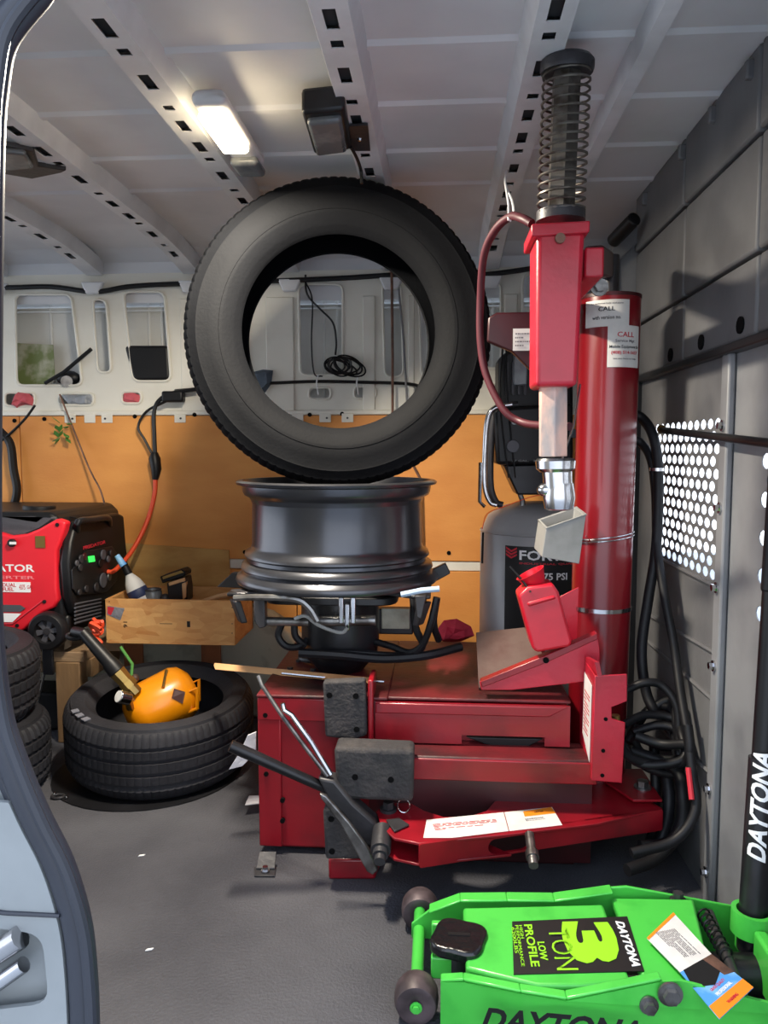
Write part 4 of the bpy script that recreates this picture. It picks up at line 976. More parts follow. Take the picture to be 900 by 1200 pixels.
# wrapped black label
zl0, zl1 = PY(610, 738, TYc-tr).z-.03, PY(610, 641, TYc-tr).z
al = math.asin(max(-1, (PY(592, 680, TYc-tr*.8).x-tcx)/tr))
def cylv(t, z, r): return Vector((tcx+math.sin(t)*r, TYc-math.cos(t)*r, z))
v = []; f = []; n = 20
for i in range(n+1):
    t_ = al+(1.15-al)*i/n
    v += [cylv(t_, zl0, tr+.0005), cylv(t_, zl1, tr+.0005), cylv(t_, zl0, tr+.0015), cylv(t_, zl1, tr+.0015)]
for i in range(n): k = 4*i; f += [(k, k+4, k+5, k+1), (k+2, k+3, k+7, k+6), (k+1, k+5, k+7, k+3), (k, k+2, k+6, k+4)]
obj('black_decal', MB().add(v, f), M_ink, AC, ang=60)
def wrap(s, t0, z, ht, wd, m, shear=0, bold=.02, name='lettering'):
    cu = bpy.data.curves.new('t', 'FONT'); cu.body = s; cu.size = 1; cu.offset = bold; cu.extrude = .01; cu.shear = shear; cu.resolution_u = 2
    vv, ff = dense(*curve_mesh(cu), .12); x0 = min(p.x for p in vv); x1 = max(p.x for p in vv); y0 = min(p.y for p in vv); y1 = max(p.y for p in vv)
    obj(name, MB().add([cylv(t0+(p.x-x0)/(x1-x0)*wd/tr, z+(p.y-y0)/(y1-y0)*ht, tr+.0022+p.z*.03) for p in vv], ff), m, AC)
def tkx(px, py): return math.asin(max(-1, min(1, (PY(px, py, TYc-tr*.93).x-tcx)/tr)))
zz1 = PY(620, 657, TYc-tr).z
wrap('FORTRESS', tkx(609, 651), zz1, .030, .235, M_whitep)
mb = MB()
for k in range(3):
    for sgn in (-1, 1):
        t0 = tkx(600, 650); z_ = zz1+.002+k*.010; w__ = .018
        a_, b_ = (t0-sgn*0.0, z_), (t0+sgn*w__/tr, z_+.010)
        mb.add([cylv(a_[0], a_[1], tr+.002), cylv(b_[0], b_[1], tr+.002), cylv(b_[0], b_[1]+.006, tr+.002), cylv(a_[0], a_[1]+.006, tr+.002)], [(0, 1, 2, 3)])
obj('chevron_logo', mb, M_redink, AC, label='three red chevrons', solid=.0008)
wrap('INDUSTRIAL QUALITY', tkx(609, 661), zz1-.014, .007, .2, M_redink)
wrap('175 PSI', tkx(632, 670), PY(640, 680, TYc-tr).z, .022, .085, M_whitep)
wrap('26 GAL', tkx(632, 690), PY(640, 714, TYc-tr).z+.022, .022, .075, M_whitep)
# top unit: black console and pump body
qy = TYc-.12
obj('control_console', MB().prism([PY(a, b, qy) for a, b in ((578, 478), (672, 472), (672, 543), (582, 545))], (0, .18, 0)), M_black, AC, bev=.012)
obj('pump_shroud', MB().prism([PY(a, b, qy+.04) for a, b in ((584, 420), (620, 390), (672, 390), (672, 480), (584, 480))], (0, .15, 0)), M_black, AC, bev=.012)
obj('pump_base', MB().prism([PY(a, b, qy+.03) for a, b in ((590, 545), (668, 543), (668, 580), (606, 580))], (0, .14, 0)), M_black2, AC, bev=.006)
mb = MB()
for k in range(4): p = PY(594+k*7, 440, qy+.035); mb.b2((p.x-.004, qy+.025, p.z-.06), (p.x+.004, qy+.04, p.z+.04))
multi('cooling_fin', mb, M_dsteel, AC)
obj('cylinder_head', MB().b2(PY(602, 414, qy+.02), PY(617, 452, qy+.04)), M_lens, AC, bev=.004)
for k, (xp, yp, r) in enumerate(((601, 523, .020), (672, 508, .014))): 
    c = PY(xp, yp, qy-.002); obj('gauge', MB().cyl(c, c-Vector((0, .008, 0)), r, n=24), M_gengrey, AC, bev=.002)
c = PY(602, 495, qy-.002); obj('knob', MB().cyl(c, c-Vector((0, .015, 0)), .008, n=14), M_lens, AC)
text('lettering', '27 GAL.   200 PSI   1.8 HP', M_cup, AC, PY(632, 540, qy-.001), X, Z, .17, .006, bold=.02)
# handle frame tubes
for dx, m_ in ((0, M_chrome), (7, M_dsteel)):
    obj('frame_tube', MB().tube([PY(a+dx, b, qy-.02+dx*.008) for a, b in ((600, 474), (580, 478), (571, 492), (568, 530), (568, 570), (574, 588), (582, 592))], .011 if dx else .008, 10, sm=4), m_, AC)
obj('side_strip', MB().tube([PY(563, 542, qy-.03), PY(562, 588, qy-.03), PY(568, 594, qy-.03)], .006, 8), M_chrome, AC)
obj('pressure_valve', MB().tube([PY(612, 600, TYc-.06), PY(612, 586, TYc-.06), PY(604, 565, TYc-.08), PY(601, 548, TYc-.08)], [.013, .009, .007, .005], 10), M_steel, AC)
obj('thin_wire', MB().tube([PY(a, b, TYc-.16) for a, b in ((565, 620), (571, 602), (590, 594), (620, 583), (640, 579))], .0015, 6, sm=4), M_cord, AC)
obj('vertical_strap', MB().tube([PY(566, 624, TYc-.1), PY(565, 660, TYc-.1)], .004, 6), M_black, AC)
mb = MB()
for k in range(2): mb.tube([PY(590+k*3, 400, qy+.02), PY(586+k*9, 470, qy), PY(596+k*8, 560, qy-.01)], .0028, 6, sm=4)
multi('wiring', mb, M_black, AC)

# =====================================================================
# GENERATOR on bench
# =====================================================================
GY = 2.36; gb = PY(60, 752, GY).z
BY = 2.45; bt_ = PY(60, 764, BY).z
BN = thing('work_bench', 'low weathered wooden bench under the red generator', 'bench', (-1.35, 2.5, 0))
bxr = PY(97, 770, BY).x
for k in range(3):
    obj('board', MB().b2((-1.9, BY+.003+k*.145, bt_-.035), (bxr+.07*(1 if k else .0), BY+.143+k*.145, bt_)), M_woodh, BN, bev=.003)
obj('apron', MB().b2((-1.9, BY+.01, bt_-.075), (PY(86, 790, BY).x-.06, BY+.035, bt_-.035)), M_woodh, BN, bev=.003)
lx = PY(82, 800, BY).x
for (a, b) in ((lx-.05, BY+.0), (lx-.05, D-.14), (-1.75, BY+.02), (-1.75, D-.12)):
    obj('leg', MB().b2((a, b, 0), (a+.085, b+.06, bt_-.035)), M_wood, BN, bev=.004)
obj('side_block', MB().b2((lx+.03, BY+.05, bt_-.10), (lx+.055, D-.06, bt_-.035)), M_wood, BN, bev=.003)
obj('steel_latch', MB().b2((PY(49, 770, BY-.01).x, BY-.008, PY(50, 790, BY).z), (PY(61, 770, BY-.01).x, BY+.004, PY(50, 757, BY).z)), M_dsteel, BN, bev=.002)
obj('under_box', MB().b2((lx-.32, BY+.10, .004), (lx-.06, D-.2, .14)), M_black, None, 'low black box on the floor under the wooden bench', 'box', bev=.01)
obj('metal_angle', MB().tube([PY(42, 833, BY+.05), PY(52, 790, BY+.05)], .004, 6), M_steel, label='thin steel strip leaning under the wooden bench', cat='strip')

gx1 = PY(66, 680, GY).x; gx0 = gx1-.56; gt = PY(70, 612, GY).z
GN = thing('generator', 'red and black portable generator standing on the wooden bench', 'generator', ((gx0+gx1)/2, GY+.18, gb))
GB = D-.06
gx2 = PY(136, 650, GB).x
cx2 = PY(72, 700, GY+.03).x
# black core
zt_g = PY(120, 602, GY+.25).z
mb = MB()
pts_ = [(gx0, gb+.03), (cx2-.02, gb+.03), (cx2+.012, gb+.06), (cx2+.012, gt+.0), (cx2-.02, gt+.03), (gx0+.05, gt+.03), (gx0, gt)]
mb.prism([(p[0], GY+.02, p[1]) for p in pts_], (0, GB-GY-.02, 0)); obj('core', mb, M_black, GN, bev=.015, seg=3)
# red side cowl
sd = [(-40, 612), (12, 628), (30, 626), (45, 620), (66, 608), (77, 612), (75, 622), (66, 645), (66, 690), (68, 702), (63, 712), (50, 718), (28, 738), (18, 742), (-40, 741)]
obj('side_cowl', MB().prism([PY(a, b, GY) for a, b in sd], (0, .04, 0)), M_gen, GN, bev=.008, seg=3)
obj('top_shoulder', MB().prism([PY(a, b, GY+.02) for a, b in ((-40, 604), (10, 604), (40, 604), (66, 606), (46, 620), (28, 627), (10, 629), (-40, 620))], (0, .1, 0)), M_gengrey, GN, bev=.004)
q = [PY(a, b, GY+.12) for a, b in ((24, 598), (28, 592), (64, 592), (67, 598), (67, 606), (24, 606))]
obj('fuel_cap', MB().tube([PY(46, 608, GY+.15), PY(46, 592, GY+.15)], [.055, .052], 24), M_black, GN, bev=.004)
c = PY(15, 636, GY); obj('fuel_knob', MB().cyl(c+Vector((0, .005, 0)), c-Vector((0, .012, 0)), .013, n=20), M_black, GN, bev=.002)
obj('knob_pointer', MB().b2(PY(11, 638, GY-.014), PY(19, 635, GY-.012)), M_whitep, GN)
obj('warning_plate', MB().b2(PY(41.5, 628, GY-.001), PY(53, 642, GY-.003)), M_brass, GN)
text('lettering', 'PREDATOR', M_whitep, GN, PY(39.5, 666, GY-.0005)-Vector((.115, 0, 0)), X, Z, .235, .024, bold=.02)
text('lettering', 'INVERTER', mat('pale_pink_print', '#f08a90', .5), GN, PY(39.5, 677, GY-.0005)-Vector((.09, 0, 0)), X, Z, .185, .010, bold=.01)
p = PY(21, 688, GY-.0005); quadlabel('fuel_label', GN, p-Vector((.03, 0, 0)), X, Z, .145, .033, M_whitep, .0015)
text('lettering', 'DUAL\nFUEL', M_redink, GN, PY(11, 688, GY-.002), X, Z, .045, .026, bold=.015)
text('lettering', '4375', M_redink, GN, PY(26, 688, GY-.002), X, Z, .02, .016)
text('lettering', 'GAS', M_redink, GN, PY(35, 688, GY-.002), X, Z, .018, .012)
obj('vent_slot', MB().prism([PY(a, b, GY-.001) for a, b in ((-30, 708), (24, 709), (30, 713), (24, 717), (-30, 717))], (0, -.002, 0)), M_gengrey, GN)
obj('model_label', MB().prism([PY(a, b, GY-.001) for a, b in ((-30, 718), (25, 719), (15, 729), (-30, 728))], (0, -.002, 0)), M_whitep, GN)
obj('cowl_groove', MB().tube([PY(a, b, GY-.001) for a, b in ((-30, 732), (15, 731), (50, 704))], .0025, 6), M_redink, GN)
mb = MB()
for a, b in ((67, 615), (52, 705), (20, 733)): c = PY(a, b, GY-.001); mb.cyl(c+Vector((0, .004, 0)), c-Vector((0, .002, 0)), .006, n=12)
multi('screw', mb, M_black, GN)
# control end (faces +X)
ex = cx2+.012
def E(px, py, off=0): p = PX(px, py, ex+off); return p
end = [(78, 612), (95, 606), (128, 601), (135, 604), (137, 630), (140, 660), (146, 678), (146, 690), (120, 700), (78, 720), (72, 700), (69, 660), (72, 635)]
obj('end_cowl', MB().prism([E(a, b, .0) for a, b in end], (.035, 0, 0)), M_black, GN, bev=.010, seg=3)
ex2 = .037
pn = [E(a, b, ex2) for a, b in ((83, 668), (98, 646), (130, 640), (137, 650), (136, 680), (124, 694), (90, 698), (84, 690))]
obj('control_panel', MB().prism(pn, (.005, 0, 0)), M_black2, GN, bev=.002)
text('lettering', 'PREDATOR', M_redink, GN, E(111, 638.5, ex2+.001), Y_, Z, .17, .012, bold=.01)
obj('display', MB().prism([E(a, b, ex2+.006) for a, b in ((103, 652), (110, 651), (111, 658), (104, 659))], (.002, 0, 0)), M_screen, GN)
for k, (a, b, r, m_) in enumerate(((94, 655, .014, M_dsteel), (93, 665, .012, M_dsteel), (89, 660, .010, M_gengrey), (98, 652, .012, M_darkred), (120, 650, .018, M_gengrey), (126, 655, .012, M_gengrey), (129, 648, .010, M_dsteel), (117, 660, .016, M_black), (120, 680, .026, M_gengrey), (112, 688, .016, M_dsteel), (127, 676, .014, M_steel), (100, 690, .012, M_dsteel), (92, 694, .010, M_dsteel))):
    c = E(a, b, ex2+.006); obj('socket' if r > .013 else 'switch', MB().cyl(c, c+Vector((.006, 0, 0)), r, n=20), m_, GN, bev=.0015)
for k in range(6):
    obj('louvre', MB().tube([E(88, 712+k*4.5-4, .035), E(118, 706+k*4-4, .035)], .004, 6), M_gengrey, GN)
obj('carry_handle', MB().tube([E(90, 622, .03), E(92, 611, .05), E(108, 609, .055), E(126, 607, .05), E(128, 615, .03)], .011, 10, sm=4), M_black2, GN)
obj('lower_body', MB().b2((gx0+.03, GY+.03, gb+.01), (ex+.01, GB, gb+.08)), M_black, GN, bev=.01)
c = PY(57, 739, GY-.03); wr = (PY(57, 739, GY-.03).z-PY(57, 761, GY-.03).z)
WH = obj('wheel', MB().lathe([(wr*.62, -.022), (wr*.9, -.022), (wr, -.014), (wr, .014), (wr*.9, .022), (wr*.62, .022), (wr*.58, .012), (wr*.58, -.012)], c, Y_, 40), M_rubber, GN)
obj('wheel_hub', MB().cyl(c-Vector((0, .016, 0)), c+Vector((0, .014, 0)), wr*.18, n=20).lathe([(wr*.56, -.005), (wr*.63, -.005), (wr*.63, .014), (wr*.56, .014)], c, Y_, 32), M_dsteel, GN)
for k in range(6):
    a = R(60*k+10); d = Vector((math.cos(a), 0, math.sin(a))); s_ = d.cross(Y_)
    obj('wheel_spoke', MB().prism([c+d*wr*.15-s_*.006-Y_*.012, c+d*wr*.6-s_*.009-Y_*.012, c+d*wr*.6+s_*.009-Y_*.012, c+d*wr*.15+s_*.006-Y_*.012], (0, .012, 0)), M_gengrey, GN)
obj('stop_strap', MB().prism([PY(a, b, BY+.0) for a, b in ((77, 742), (83, 740), (82, 758), (75, 762))], (0, .01, 0)), M_woodh, GN)
obj('thin_lead', MB().tube([PY(a, b, GY+.1) for a, b in ((0, 615), (20, 604), (60, 603), (90, 607))], .0025, 6, sm=4), M_black, GN)
# orange strap bundle beside
t = thing('orange_strap', 'tangled orange strap hanging between the generator and the box', 'strap', PY(112, 745, 2.42))
rnd = random.Random(5)
for k in range(6):
    pts_ = [PY(105+rnd.uniform(0, 16), 726+j*7+rnd.uniform(-4, 4), 2.38+rnd.uniform(-.02, .03)) for j in range(rnd.choice((3, 4, 6)))]
    obj('strap_loop', MB().tube(pts_, .006, 6, sm=4), M_cord, t)
# blue/white spray bottle
t = thing('spray_bottle', 'white bottle with blue and black cap standing in the strand board box', 'bottle', PY(160, 705, 2.58))
b0, b1 = PY(166, 703, 2.58), PY(151, 673, 2.58); bd = (b1-b0).normalized(); bl = (b1-b0).length
obj('bottle_body', MB().lathe([(.002, -.05), (.034, -.05), (.034, bl*.45), (.028, bl*.7), (.012, bl), (.002, bl)], b0, bd, 24, closed=False), M_white, t)
obj('bottle_label', MB().lathe([(.0345, bl*.1), (.0355, bl*.12), (.0355, bl*.4), (.0345, bl*.42)], b0, bd, 24), mat('navy_label', '#2b3558', .5), t)
obj('cap', MB().tube([b1, b1+bd*.04], [.014, .013], 14), M_black, t)
obj('blue_trigger', MB().tube([b1+bd*.035+Vector((.002, -.01, 0)), b1+bd*.075+Vector((-.004, -.01, 0))], [.013, .009], 12), M_bluel, t)

# =====================================================================
# OSB box with contents
# =====================================================================
CY = 2.46; zc0, zc1_ = PY(200, 751, CY).z, PY(200, 703, CY).z
xc0, xc1 = PY(124, 728, CY).x, PY(275, 728, CY).x; CYB = 2.71
BXo = thing('strand_board_box', 'open box of pale strand board on wooden legs behind the lying tyre', 'box', ((xc0+xc1)/2, (CY+CYB)/2, 0))
obj('front_board', MB().b2((xc0, CY, zc0), (xc1, CY+.012, zc1_)), M_osb, BXo, bev=.001)
obj('side_board', MB().b2((xc1-.012, CY+.012, zc0), (xc1, CYB, zc1_)), M_osb, BXo, bev=.001)
obj('side_board', MB().b2((xc0, CY+.012, zc0), (xc0+.012, CYB, zc1_)), M_osb, BXo, bev=.001)
obj('rear_board', MB().b2((xc0, CYB-.012, zc0), (xc1, CYB, zc1_)), M_osb, BXo, bev=.001)
obj('bottom_board', MB().b2((xc0, CY, zc0-.012), (xc1, CYB, zc0)), M_osb, BXo, bev=.001)
for px, yy in ((156, 2.62), (247, 2.62)):
    p = PY(px, 770, yy); obj('leg', MB().b2((p.x-.035, yy, 0.0), (p.x+.035, yy+.012, zc0-.012)), M_leg, BXo, bev=.002)
for px, yy in ((156, CYB-.0),):
    pass
P_ = [PY(a, b, CY-.0015) for a, b in ((126, 710), (146, 713), (141, 727), (125, 720))]
obj('sticker', MB().prism(P_, (0, .001, 0)), M_film, BXo, label='torn red and grey sticker'); P_ = [PY(a, b, CY-.0025) for a, b in ((126, 711), (134, 712), (130, 721), (126, 719))]
obj('sticker_print', MB().prism(P_, (0, .0008, 0)), M_redink, BXo)
text('lettering', '16', M_ink, BXo, PY(147, 732, CY-.0005), -Z, X, .02, .014)
multi('gap_line', MB().b2(PY(187, 730.5, CY-.001), PY(202, 731.3, CY-.0005)).b2(PY(219, 728, CY-.001), PY(223, 735, CY-.0005)), M_ink, BXo)
mb = MB()
for a, b in ((272, 712), (272, 731), (272, 742), (128, 705)): c = PY(a, b, CY-.001); mb.cyl(c, c+Vector((0, .002, 0)), .002, n=8)
multi('nail', mb, M_dsteel, BXo)
# back board leaning
P_ = [PY(a, b, D-.03) for a, b in ((137, 636), (268, 645), (271, 712), (137, 712))]
obj('plywood_offcut', MB().prism([p for p in P_], (0, .010, 0)), M_ply2, label='pale plywood board leaning on the wall behind the strand board box', cat='board', bev=.001)
# battery drill pack
t = thing('cordless_tool_battery', 'black and tan cordless tool battery charger standing in the strand board box', 'tool', PY(200, 700, 2.60))
yb_ = 2.57
obj('battery_pack', MB().prism([PY(a, b, yb_) for a, b in ((187, 676), (212, 667), (217, 670), (217, 675), (190, 684))], (0, .07, 0)), M_black, t, bev=.004)
obj('tan_band', MB().prism([PY(a, b, yb_-.003) for a, b in ((190, 676), (212, 668.5), (215, 671), (191, 679))], (0, .03, 0)), M_brass, t, bev=.001)
obj('tool_body', MB().prism([PY(a, b, yb_+.0) for a, b in ((195, 683), (217, 676), (219, 690), (219, 706), (197, 706))], (0, .07, 0)), M_black2, t, bev=.006)
multi('tan_grip', MB().prism([PY(a, b, yb_-.004) for a, b in ((197, 683), (216, 677), (217, 681), (198, 687))], (0, .03, 0)).prism([PY(a, b, yb_-.003) for a, b in ((213, 684), (218, 682), (218, 700), (214, 703))], (0, .02, 0)), M_stick, t, bev=.002)
t = thing('glass_jar', 'dark round jar with metal fittings beside the tool battery in the strand board box', 'jar', PY(180, 703, 2.59))
c = PY(179, 705, 2.59); obj('jar_body', MB().lathe([(.002, -.03), (.03, -.03), (.032, .0), (.032, .035), (.026, .045), (.024, .035), (.002, .02)], c, Z, 24, closed=False), M_lens, t)
obj('jar_rim', MB().tube([c+Vector((.028*math.cos(a), .028*math.sin(a), .043)) for a in [2*math.pi*k/20 for k in range(20)]], .003, 6, closed=True), M_dsteel, t)
obj('fitting', MB().ball(c+Vector((.045, 0, .01)), .02, 10), M_dsteel, t)
obj('wooden_dowel', MB().tube([PY(236, 706, 2.58), PY(256, 699, 2.58), PY(272, 696, 2.58)], .009, 8), M_stick, label='pale wooden handle end lying in the strand board box', cat='stick')

# =====================================================================
# YELLOW BEAD SEATER TANK
# =====================================================================
yc = ct+Vector((.0, -.02, .155))
t0, t1 = PY(171, 838, ct.y-.05), PY(209, 808, ct.y+.06)
axd = Vector((.62, .45, .28)).normalized(); yc = (t0+t1)/2+Vector((0, .0, .0)); yr = .088; yl = .175
YT = thing('air_blast_tank', 'yellow cylindrical air tank with black nozzle lying inside the flat tyre', 'tank', (yc.x, yc.y, yc.z-.12))
pf = [(.002, -yl/2-.03), (.04, -yl/2-.026), (.07, -yl/2-.01), (yr, -yl/2+.02), (yr, yl/2-.03), (.078, yl/2-.005), (.05, yl/2+.015), (.002, yl/2+.024)]
obj('tank_body', MB().lathe(pf, yc, axd, 48, closed=False), M_yellow, YT, ang=60)
upv = (Z-axd*Z.dot(axd)).normalized(); sdv = axd.cross(upv)
side = PY(190, 824, (yc.y))
# handle (yellow strap) on the right end
e0, e1, e2, e3 = [PY(a, b, ct.y-.02) for a, b in ((217, 813), (231, 806), (231, 830), (217, 836))]
obj('foot_bracket', MB().tube([e0, e1, e2, e3], .006, 8), M_yellow, YT)
obj('foot_bracket', MB().tube([p+Vector((-.01, .05, .01)) for p in (e0, e1, e2, e3)], .006, 8), M_yellow, YT)
p0 = PY(192, 789, ct.y-.0); 
def on_tank(px, py, r=None):
    d = _ray(px, py); o = EYEP-yc; rr = r or yr+.001
    dp = d-axd*d.dot(axd); op_ = o-axd*o.dot(axd); A = dp.dot(dp); B = 2*dp.dot(op_); C = op_.dot(op_)-rr*rr; s_ = B*B-4*A*C
    if s_ < 0: s_ = 0
    tt = (-B-math.sqrt(s_))/(2*A); return EYEP+d*tt
q = [on_tank(a, b) for a, b in ((204, 807), (217, 811), (214, 825), (201, 818))]
nrm = ((q[1]-q[0]).cross(q[3]-q[0])).normalized(); nrm = nrm if nrm.y < 0 else -nrm
obj('rating_label', MB().prism([p+nrm*.0015 for p in q], nrm*.001), mat('brown_label', '#4b2a22', .5), YT)
a, b = on_tank(195, 786), on_tank(191, 806); obj('brass_clip', MB().tube([a+nrm*.004, b+nrm*.004], .005, 8), M_brass, YT)
# valve stack and nozzle
e = PY(163, 812, ct.y-.02)
v0, v1, v2, v3 = PY(160, 812, ct.y-.08), PY(137, 787, ct.y-.09), PY(127, 775, ct.y-.09), PY(98, 742, ct.y-.08)
obj('brass_valve', MB().tube([v0, v0+(v1-v0)*.3, v0+(v1-v0)*.3, v0+(v1-v0)*.55, v0+(v1-v0)*.55, v1], [.020, .020, .026, .026, .023, .026], 8), M_brass, YT)
obj('black_nozzle', MB().tube([v1, v1+(v2-v1)*.8, v2, v3, PY(88, 740, ct.y-.05)], [.026, .024, .021, .017, .016], 16), M_black, YT)
g = PY(143, 817, ct.y-.13); gd = Vector((-.55, -.65, .4)).normalized()
obj('pressure_gauge', MB().cyl(g-gd*.025, g+gd*.012, .020, n=24), M_chrome, YT, bev=.002)
obj('gauge_face', MB().cyl(g+gd*.012, g+gd*.0135, .017, n=24), M_white, YT)
obj('gauge_fitting', MB().tube([g-gd*.02, PY(153, 830, ct.y-.10)], .012, 8), M_brass, YT)
obj('green_lever', MB().tube([PY(141, 758, ct.y+.0), PY(155, 778, ct.y-.0), PY(154, 792, ct.y-.01)], .005, 8), M_leaf, YT)
obj('valve_stem', MB().ball(PY(158, 795, ct.y-.01), .014, 10), M_rust, YT)
obj('nozzle_ring', MB().tube([PY(88, 745, ct.y-.05)+Vector((.024*math.cos(a), .012*math.sin(a), .006*math.sin(a))) for a in [2*math.pi*k/20 for k in range(20)]], .007, 8, closed=True), M_black, YT)

# =====================================================================
# FLOOR JACK
# =====================================================================
k1 = 1.087
jx0 = PZ(488, 1165, .045).x; jyn = PZ(488, 1165, .045).y; jyf = PZ(495, 1062, .045).y
JK = thing('floor_jack', 'lime green low profile trolley jack on the floor with black saddle and upright handle', 'jack', (jx0, (jyn+jyf)/2, 0))
def JZ(a, b, z): return PZ(a, b, z)
far_top = [(497, 1066, .085), (507, 1057, .105), (560, 1050, .12), (600, 1050, .125), (662, 1063, .125), (745, 1051, .14), (746, 1058, .14)]
yf = (PZ(600, 1052, .12).y+PZ(745, 1053, .14).y)/2+.005
# plates as side profiles in XZ
def profile_plate(name, prof, y0, th, m=M_green, bev=.002): return obj(name, MB().prism([(a, y0, b) for a, b in prof], (0, th, 0)), m, JK, bev=bev)
def gx(px, py, z): return PZ(px, py, z).x
xA = jx0
profF = [(xA-.015, .03), (xA+.60, .022), (xA+.66, .05), (xA+.66, .115), (xA+.40, .155), (xA+.36, .15), (xA+.26, .128), (xA+.17, .125), (xA+.08, .12), (xA+.02, .09), (xA-.015, .06)]
profile_plate('side_plate', profF, yf, .006)
# top flange of far plate
tf = [(xA+.02, .095), (xA+.08, .121), (xA+.17, .126), (xA+.26, .129), (xA+.37, .15)]
mb = MB()
for (a0, z0), (a1, z1) in zip(tf, tf[1:]): mb.add([(a0, yf-.022, z0), (a1, yf-.022, z1), (a1, yf+.006, z1), (a0, yf+.006, z0), (a0, yf-.022, z0+.005), (a1, yf-.022, z1+.005), (a1, yf+.006, z1+.005), (a0, yf+.006, z0+.005)], [(0, 1, 2, 3), (7, 6, 5, 4), (0, 4, 5, 1), (1, 5, 6, 2), (2, 6, 7, 3), (3, 7, 4, 0)])
obj('plate_flange', mb, M_green, JK, bev=.002)
# near plate leans outwards to the rear
yn0, yn1 = PZ(507, 1150, .086).y-.004, PZ(660, 1174, .128).y-.002
yn2, xn2 = PZ(775, 1150, .158).y, PZ(775, 1150, .158).x
def ny(x): 
    t = (x-xA)/.22
    if t > 1: return yn1+(yn2-yn1)*min((t-1)*.22/(xn2-xA-.22), 1.15)
    return yn0+(yn1-yn0)*max(0, t)
profN = [(xA+.042, .024), (xA+.15, .018), (xA+.35, .016), (xA+.62, .016), (xA+.66, .05), (xA+.64, .11), (xA+.42, .158), (xn2, .157), (xA+.24, .129), (xA+.17, .124), (xA+.08, .113), (xA+.042, .10)]
v = [(a, ny(a), b) for a, b in profN]; v2 = [(a, ny(a)+.006, b) for a, b in profN]; n = len(v)
obj('side_plate', MB().add(v+v2, [tuple(range(n)), tuple(range(n, 2*n))[::-1]]+[(i, (i+1) % n, n+(i+1) % n, n+i) for i in range(n)]), M_green, JK)
tn = [(xA+.042, .099), (xA+.08, .114), (xA+.17, .125), (xA+.24, .130), (xn2, .158)]
mb = MB()
for (a0, z0), (a1, z1) in zip(tn, tn[1:]):
    y0, y1 = ny(a0), ny(a1); mb.add([(a0, y0, z0), (a1, y1, z1), (a1, y1+.018, z1), (a0, y0+.018, z0), (a0, y0, z0+.005), (a1, y1, z1+.005), (a1, y1+.018, z1+.005), (a0, y0+.018, z0+.005)], [(0, 1, 2, 3), (7, 6, 5, 4), (0, 4, 5, 1), (1, 5, 6, 2), (2, 6, 7, 3), (3, 7, 4, 0)])
obj('plate_flange', mb, M_green, JK, bev=.002)
# axle and rollers
obj('front_axle', MB().tube([(xA, jyn+.0, .048), (xA, jyf+.0, .048)], .0115, 16), M_green, JK)
for yy in (jyn, jyf):
    wl_ = obj('front_wheel', MB().lathe([(.008, -.022), (.026, -.026), (.034, -.024), (.038, -.014), (.039, 0), (.038, .014), (.034, .024), (.026, .026), (.008, .022)], (xA, yy, .040), Y_, 32), M_rust if False else mat('scuffed_dark_wheel%d' % (yy*100), '#3b3234', .5, metal=.3, c2='#5c4f52', scale=20), JK)
    c = Vector((xA, yy-.026, .040)); obj('axle_nut', hexbolt(c, (0, -1, 0), .007, .008), M_green, wl_)
# lift arm with label plate
la = [PZ(a, b, .118) for a, b in ((562, 1075), (590, 1068), (640, 1076), (740, 1066), (752, 1098), (757, 1140), (680, 1150), (560, 1146))]
ya_f = yf-.028; 
def arm_z(x): 
    t = (x-(xA+.09))/.25; return .118+.018*max(0, min(1.2, t))
ax_ = [xA+.085, xA+.12, xA+.20, xA+.27, xA+.32, xA+.35]
mb = MB(); rows = []
for x_ in ax_:
    z_ = arm_z(x_); w0, w1 = yf-.03, ny(x_)+.032; rows.append([(x_, w0, z_-.03), (x_, w0, z_), (x_, w1, z_), (x_, w1, z_-.03)])
for r in rows: mb.v += [Vector(p) for p in r]
for i in range(len(rows)-1):
    for j in range(4): mb.f.append((4*i+j, 4*i+(j+1) % 4, 4*i+4+(j+1) % 4, 4*i+4+j))
mb.f += [(0, 1, 2, 3), tuple(4*(len(rows)-1)+k for k in (3, 2, 1, 0))]
obj('lift_arm', mb, M_green, JK, bev=.006, seg=3)
sc_ = PZ(538, 1098, .125)
multi('arm_fork', MB().b2((sc_.x-.05, ny(xA)+.045, .06), (xA+.10, ny(xA)+.06, .10)).b2((sc_.x-.05, yf-.06, .06), (xA+.10, yf-.045, .10)).b2((sc_.x-.035, ny(xA)+.06, .055), (sc_.x+.05, yf-.06, .07)), M_green, JK, bev=.003)
obj('saddle_post', MB().cyl((sc_.x, sc_.y, .07), (sc_.x, sc_.y, .112), .028, n=24), M_dsteel, JK)
sp_ = []
for k in range(48):
    a = 2*math.pi*k/48; r = .051*(1+.09*math.cos(4*a)); sp_.append((sc_.x+r*math.cos(a+.5), sc_.y+r*math.sin(a+.5), .108))
obj('rubber_saddle', MB().prism(sp_, (0, 0, .022)), mat('glossy_black_rubber', '#101013', .25, spec=.6, bump=.3, bscale=50), JK, bev=.006, seg=3)
obj('saddle_groove', MB().b2((sc_.x-.02, sc_.y-.004, .129), (sc_.x+.02, sc_.y+.004, .1312)), M_black, JK)
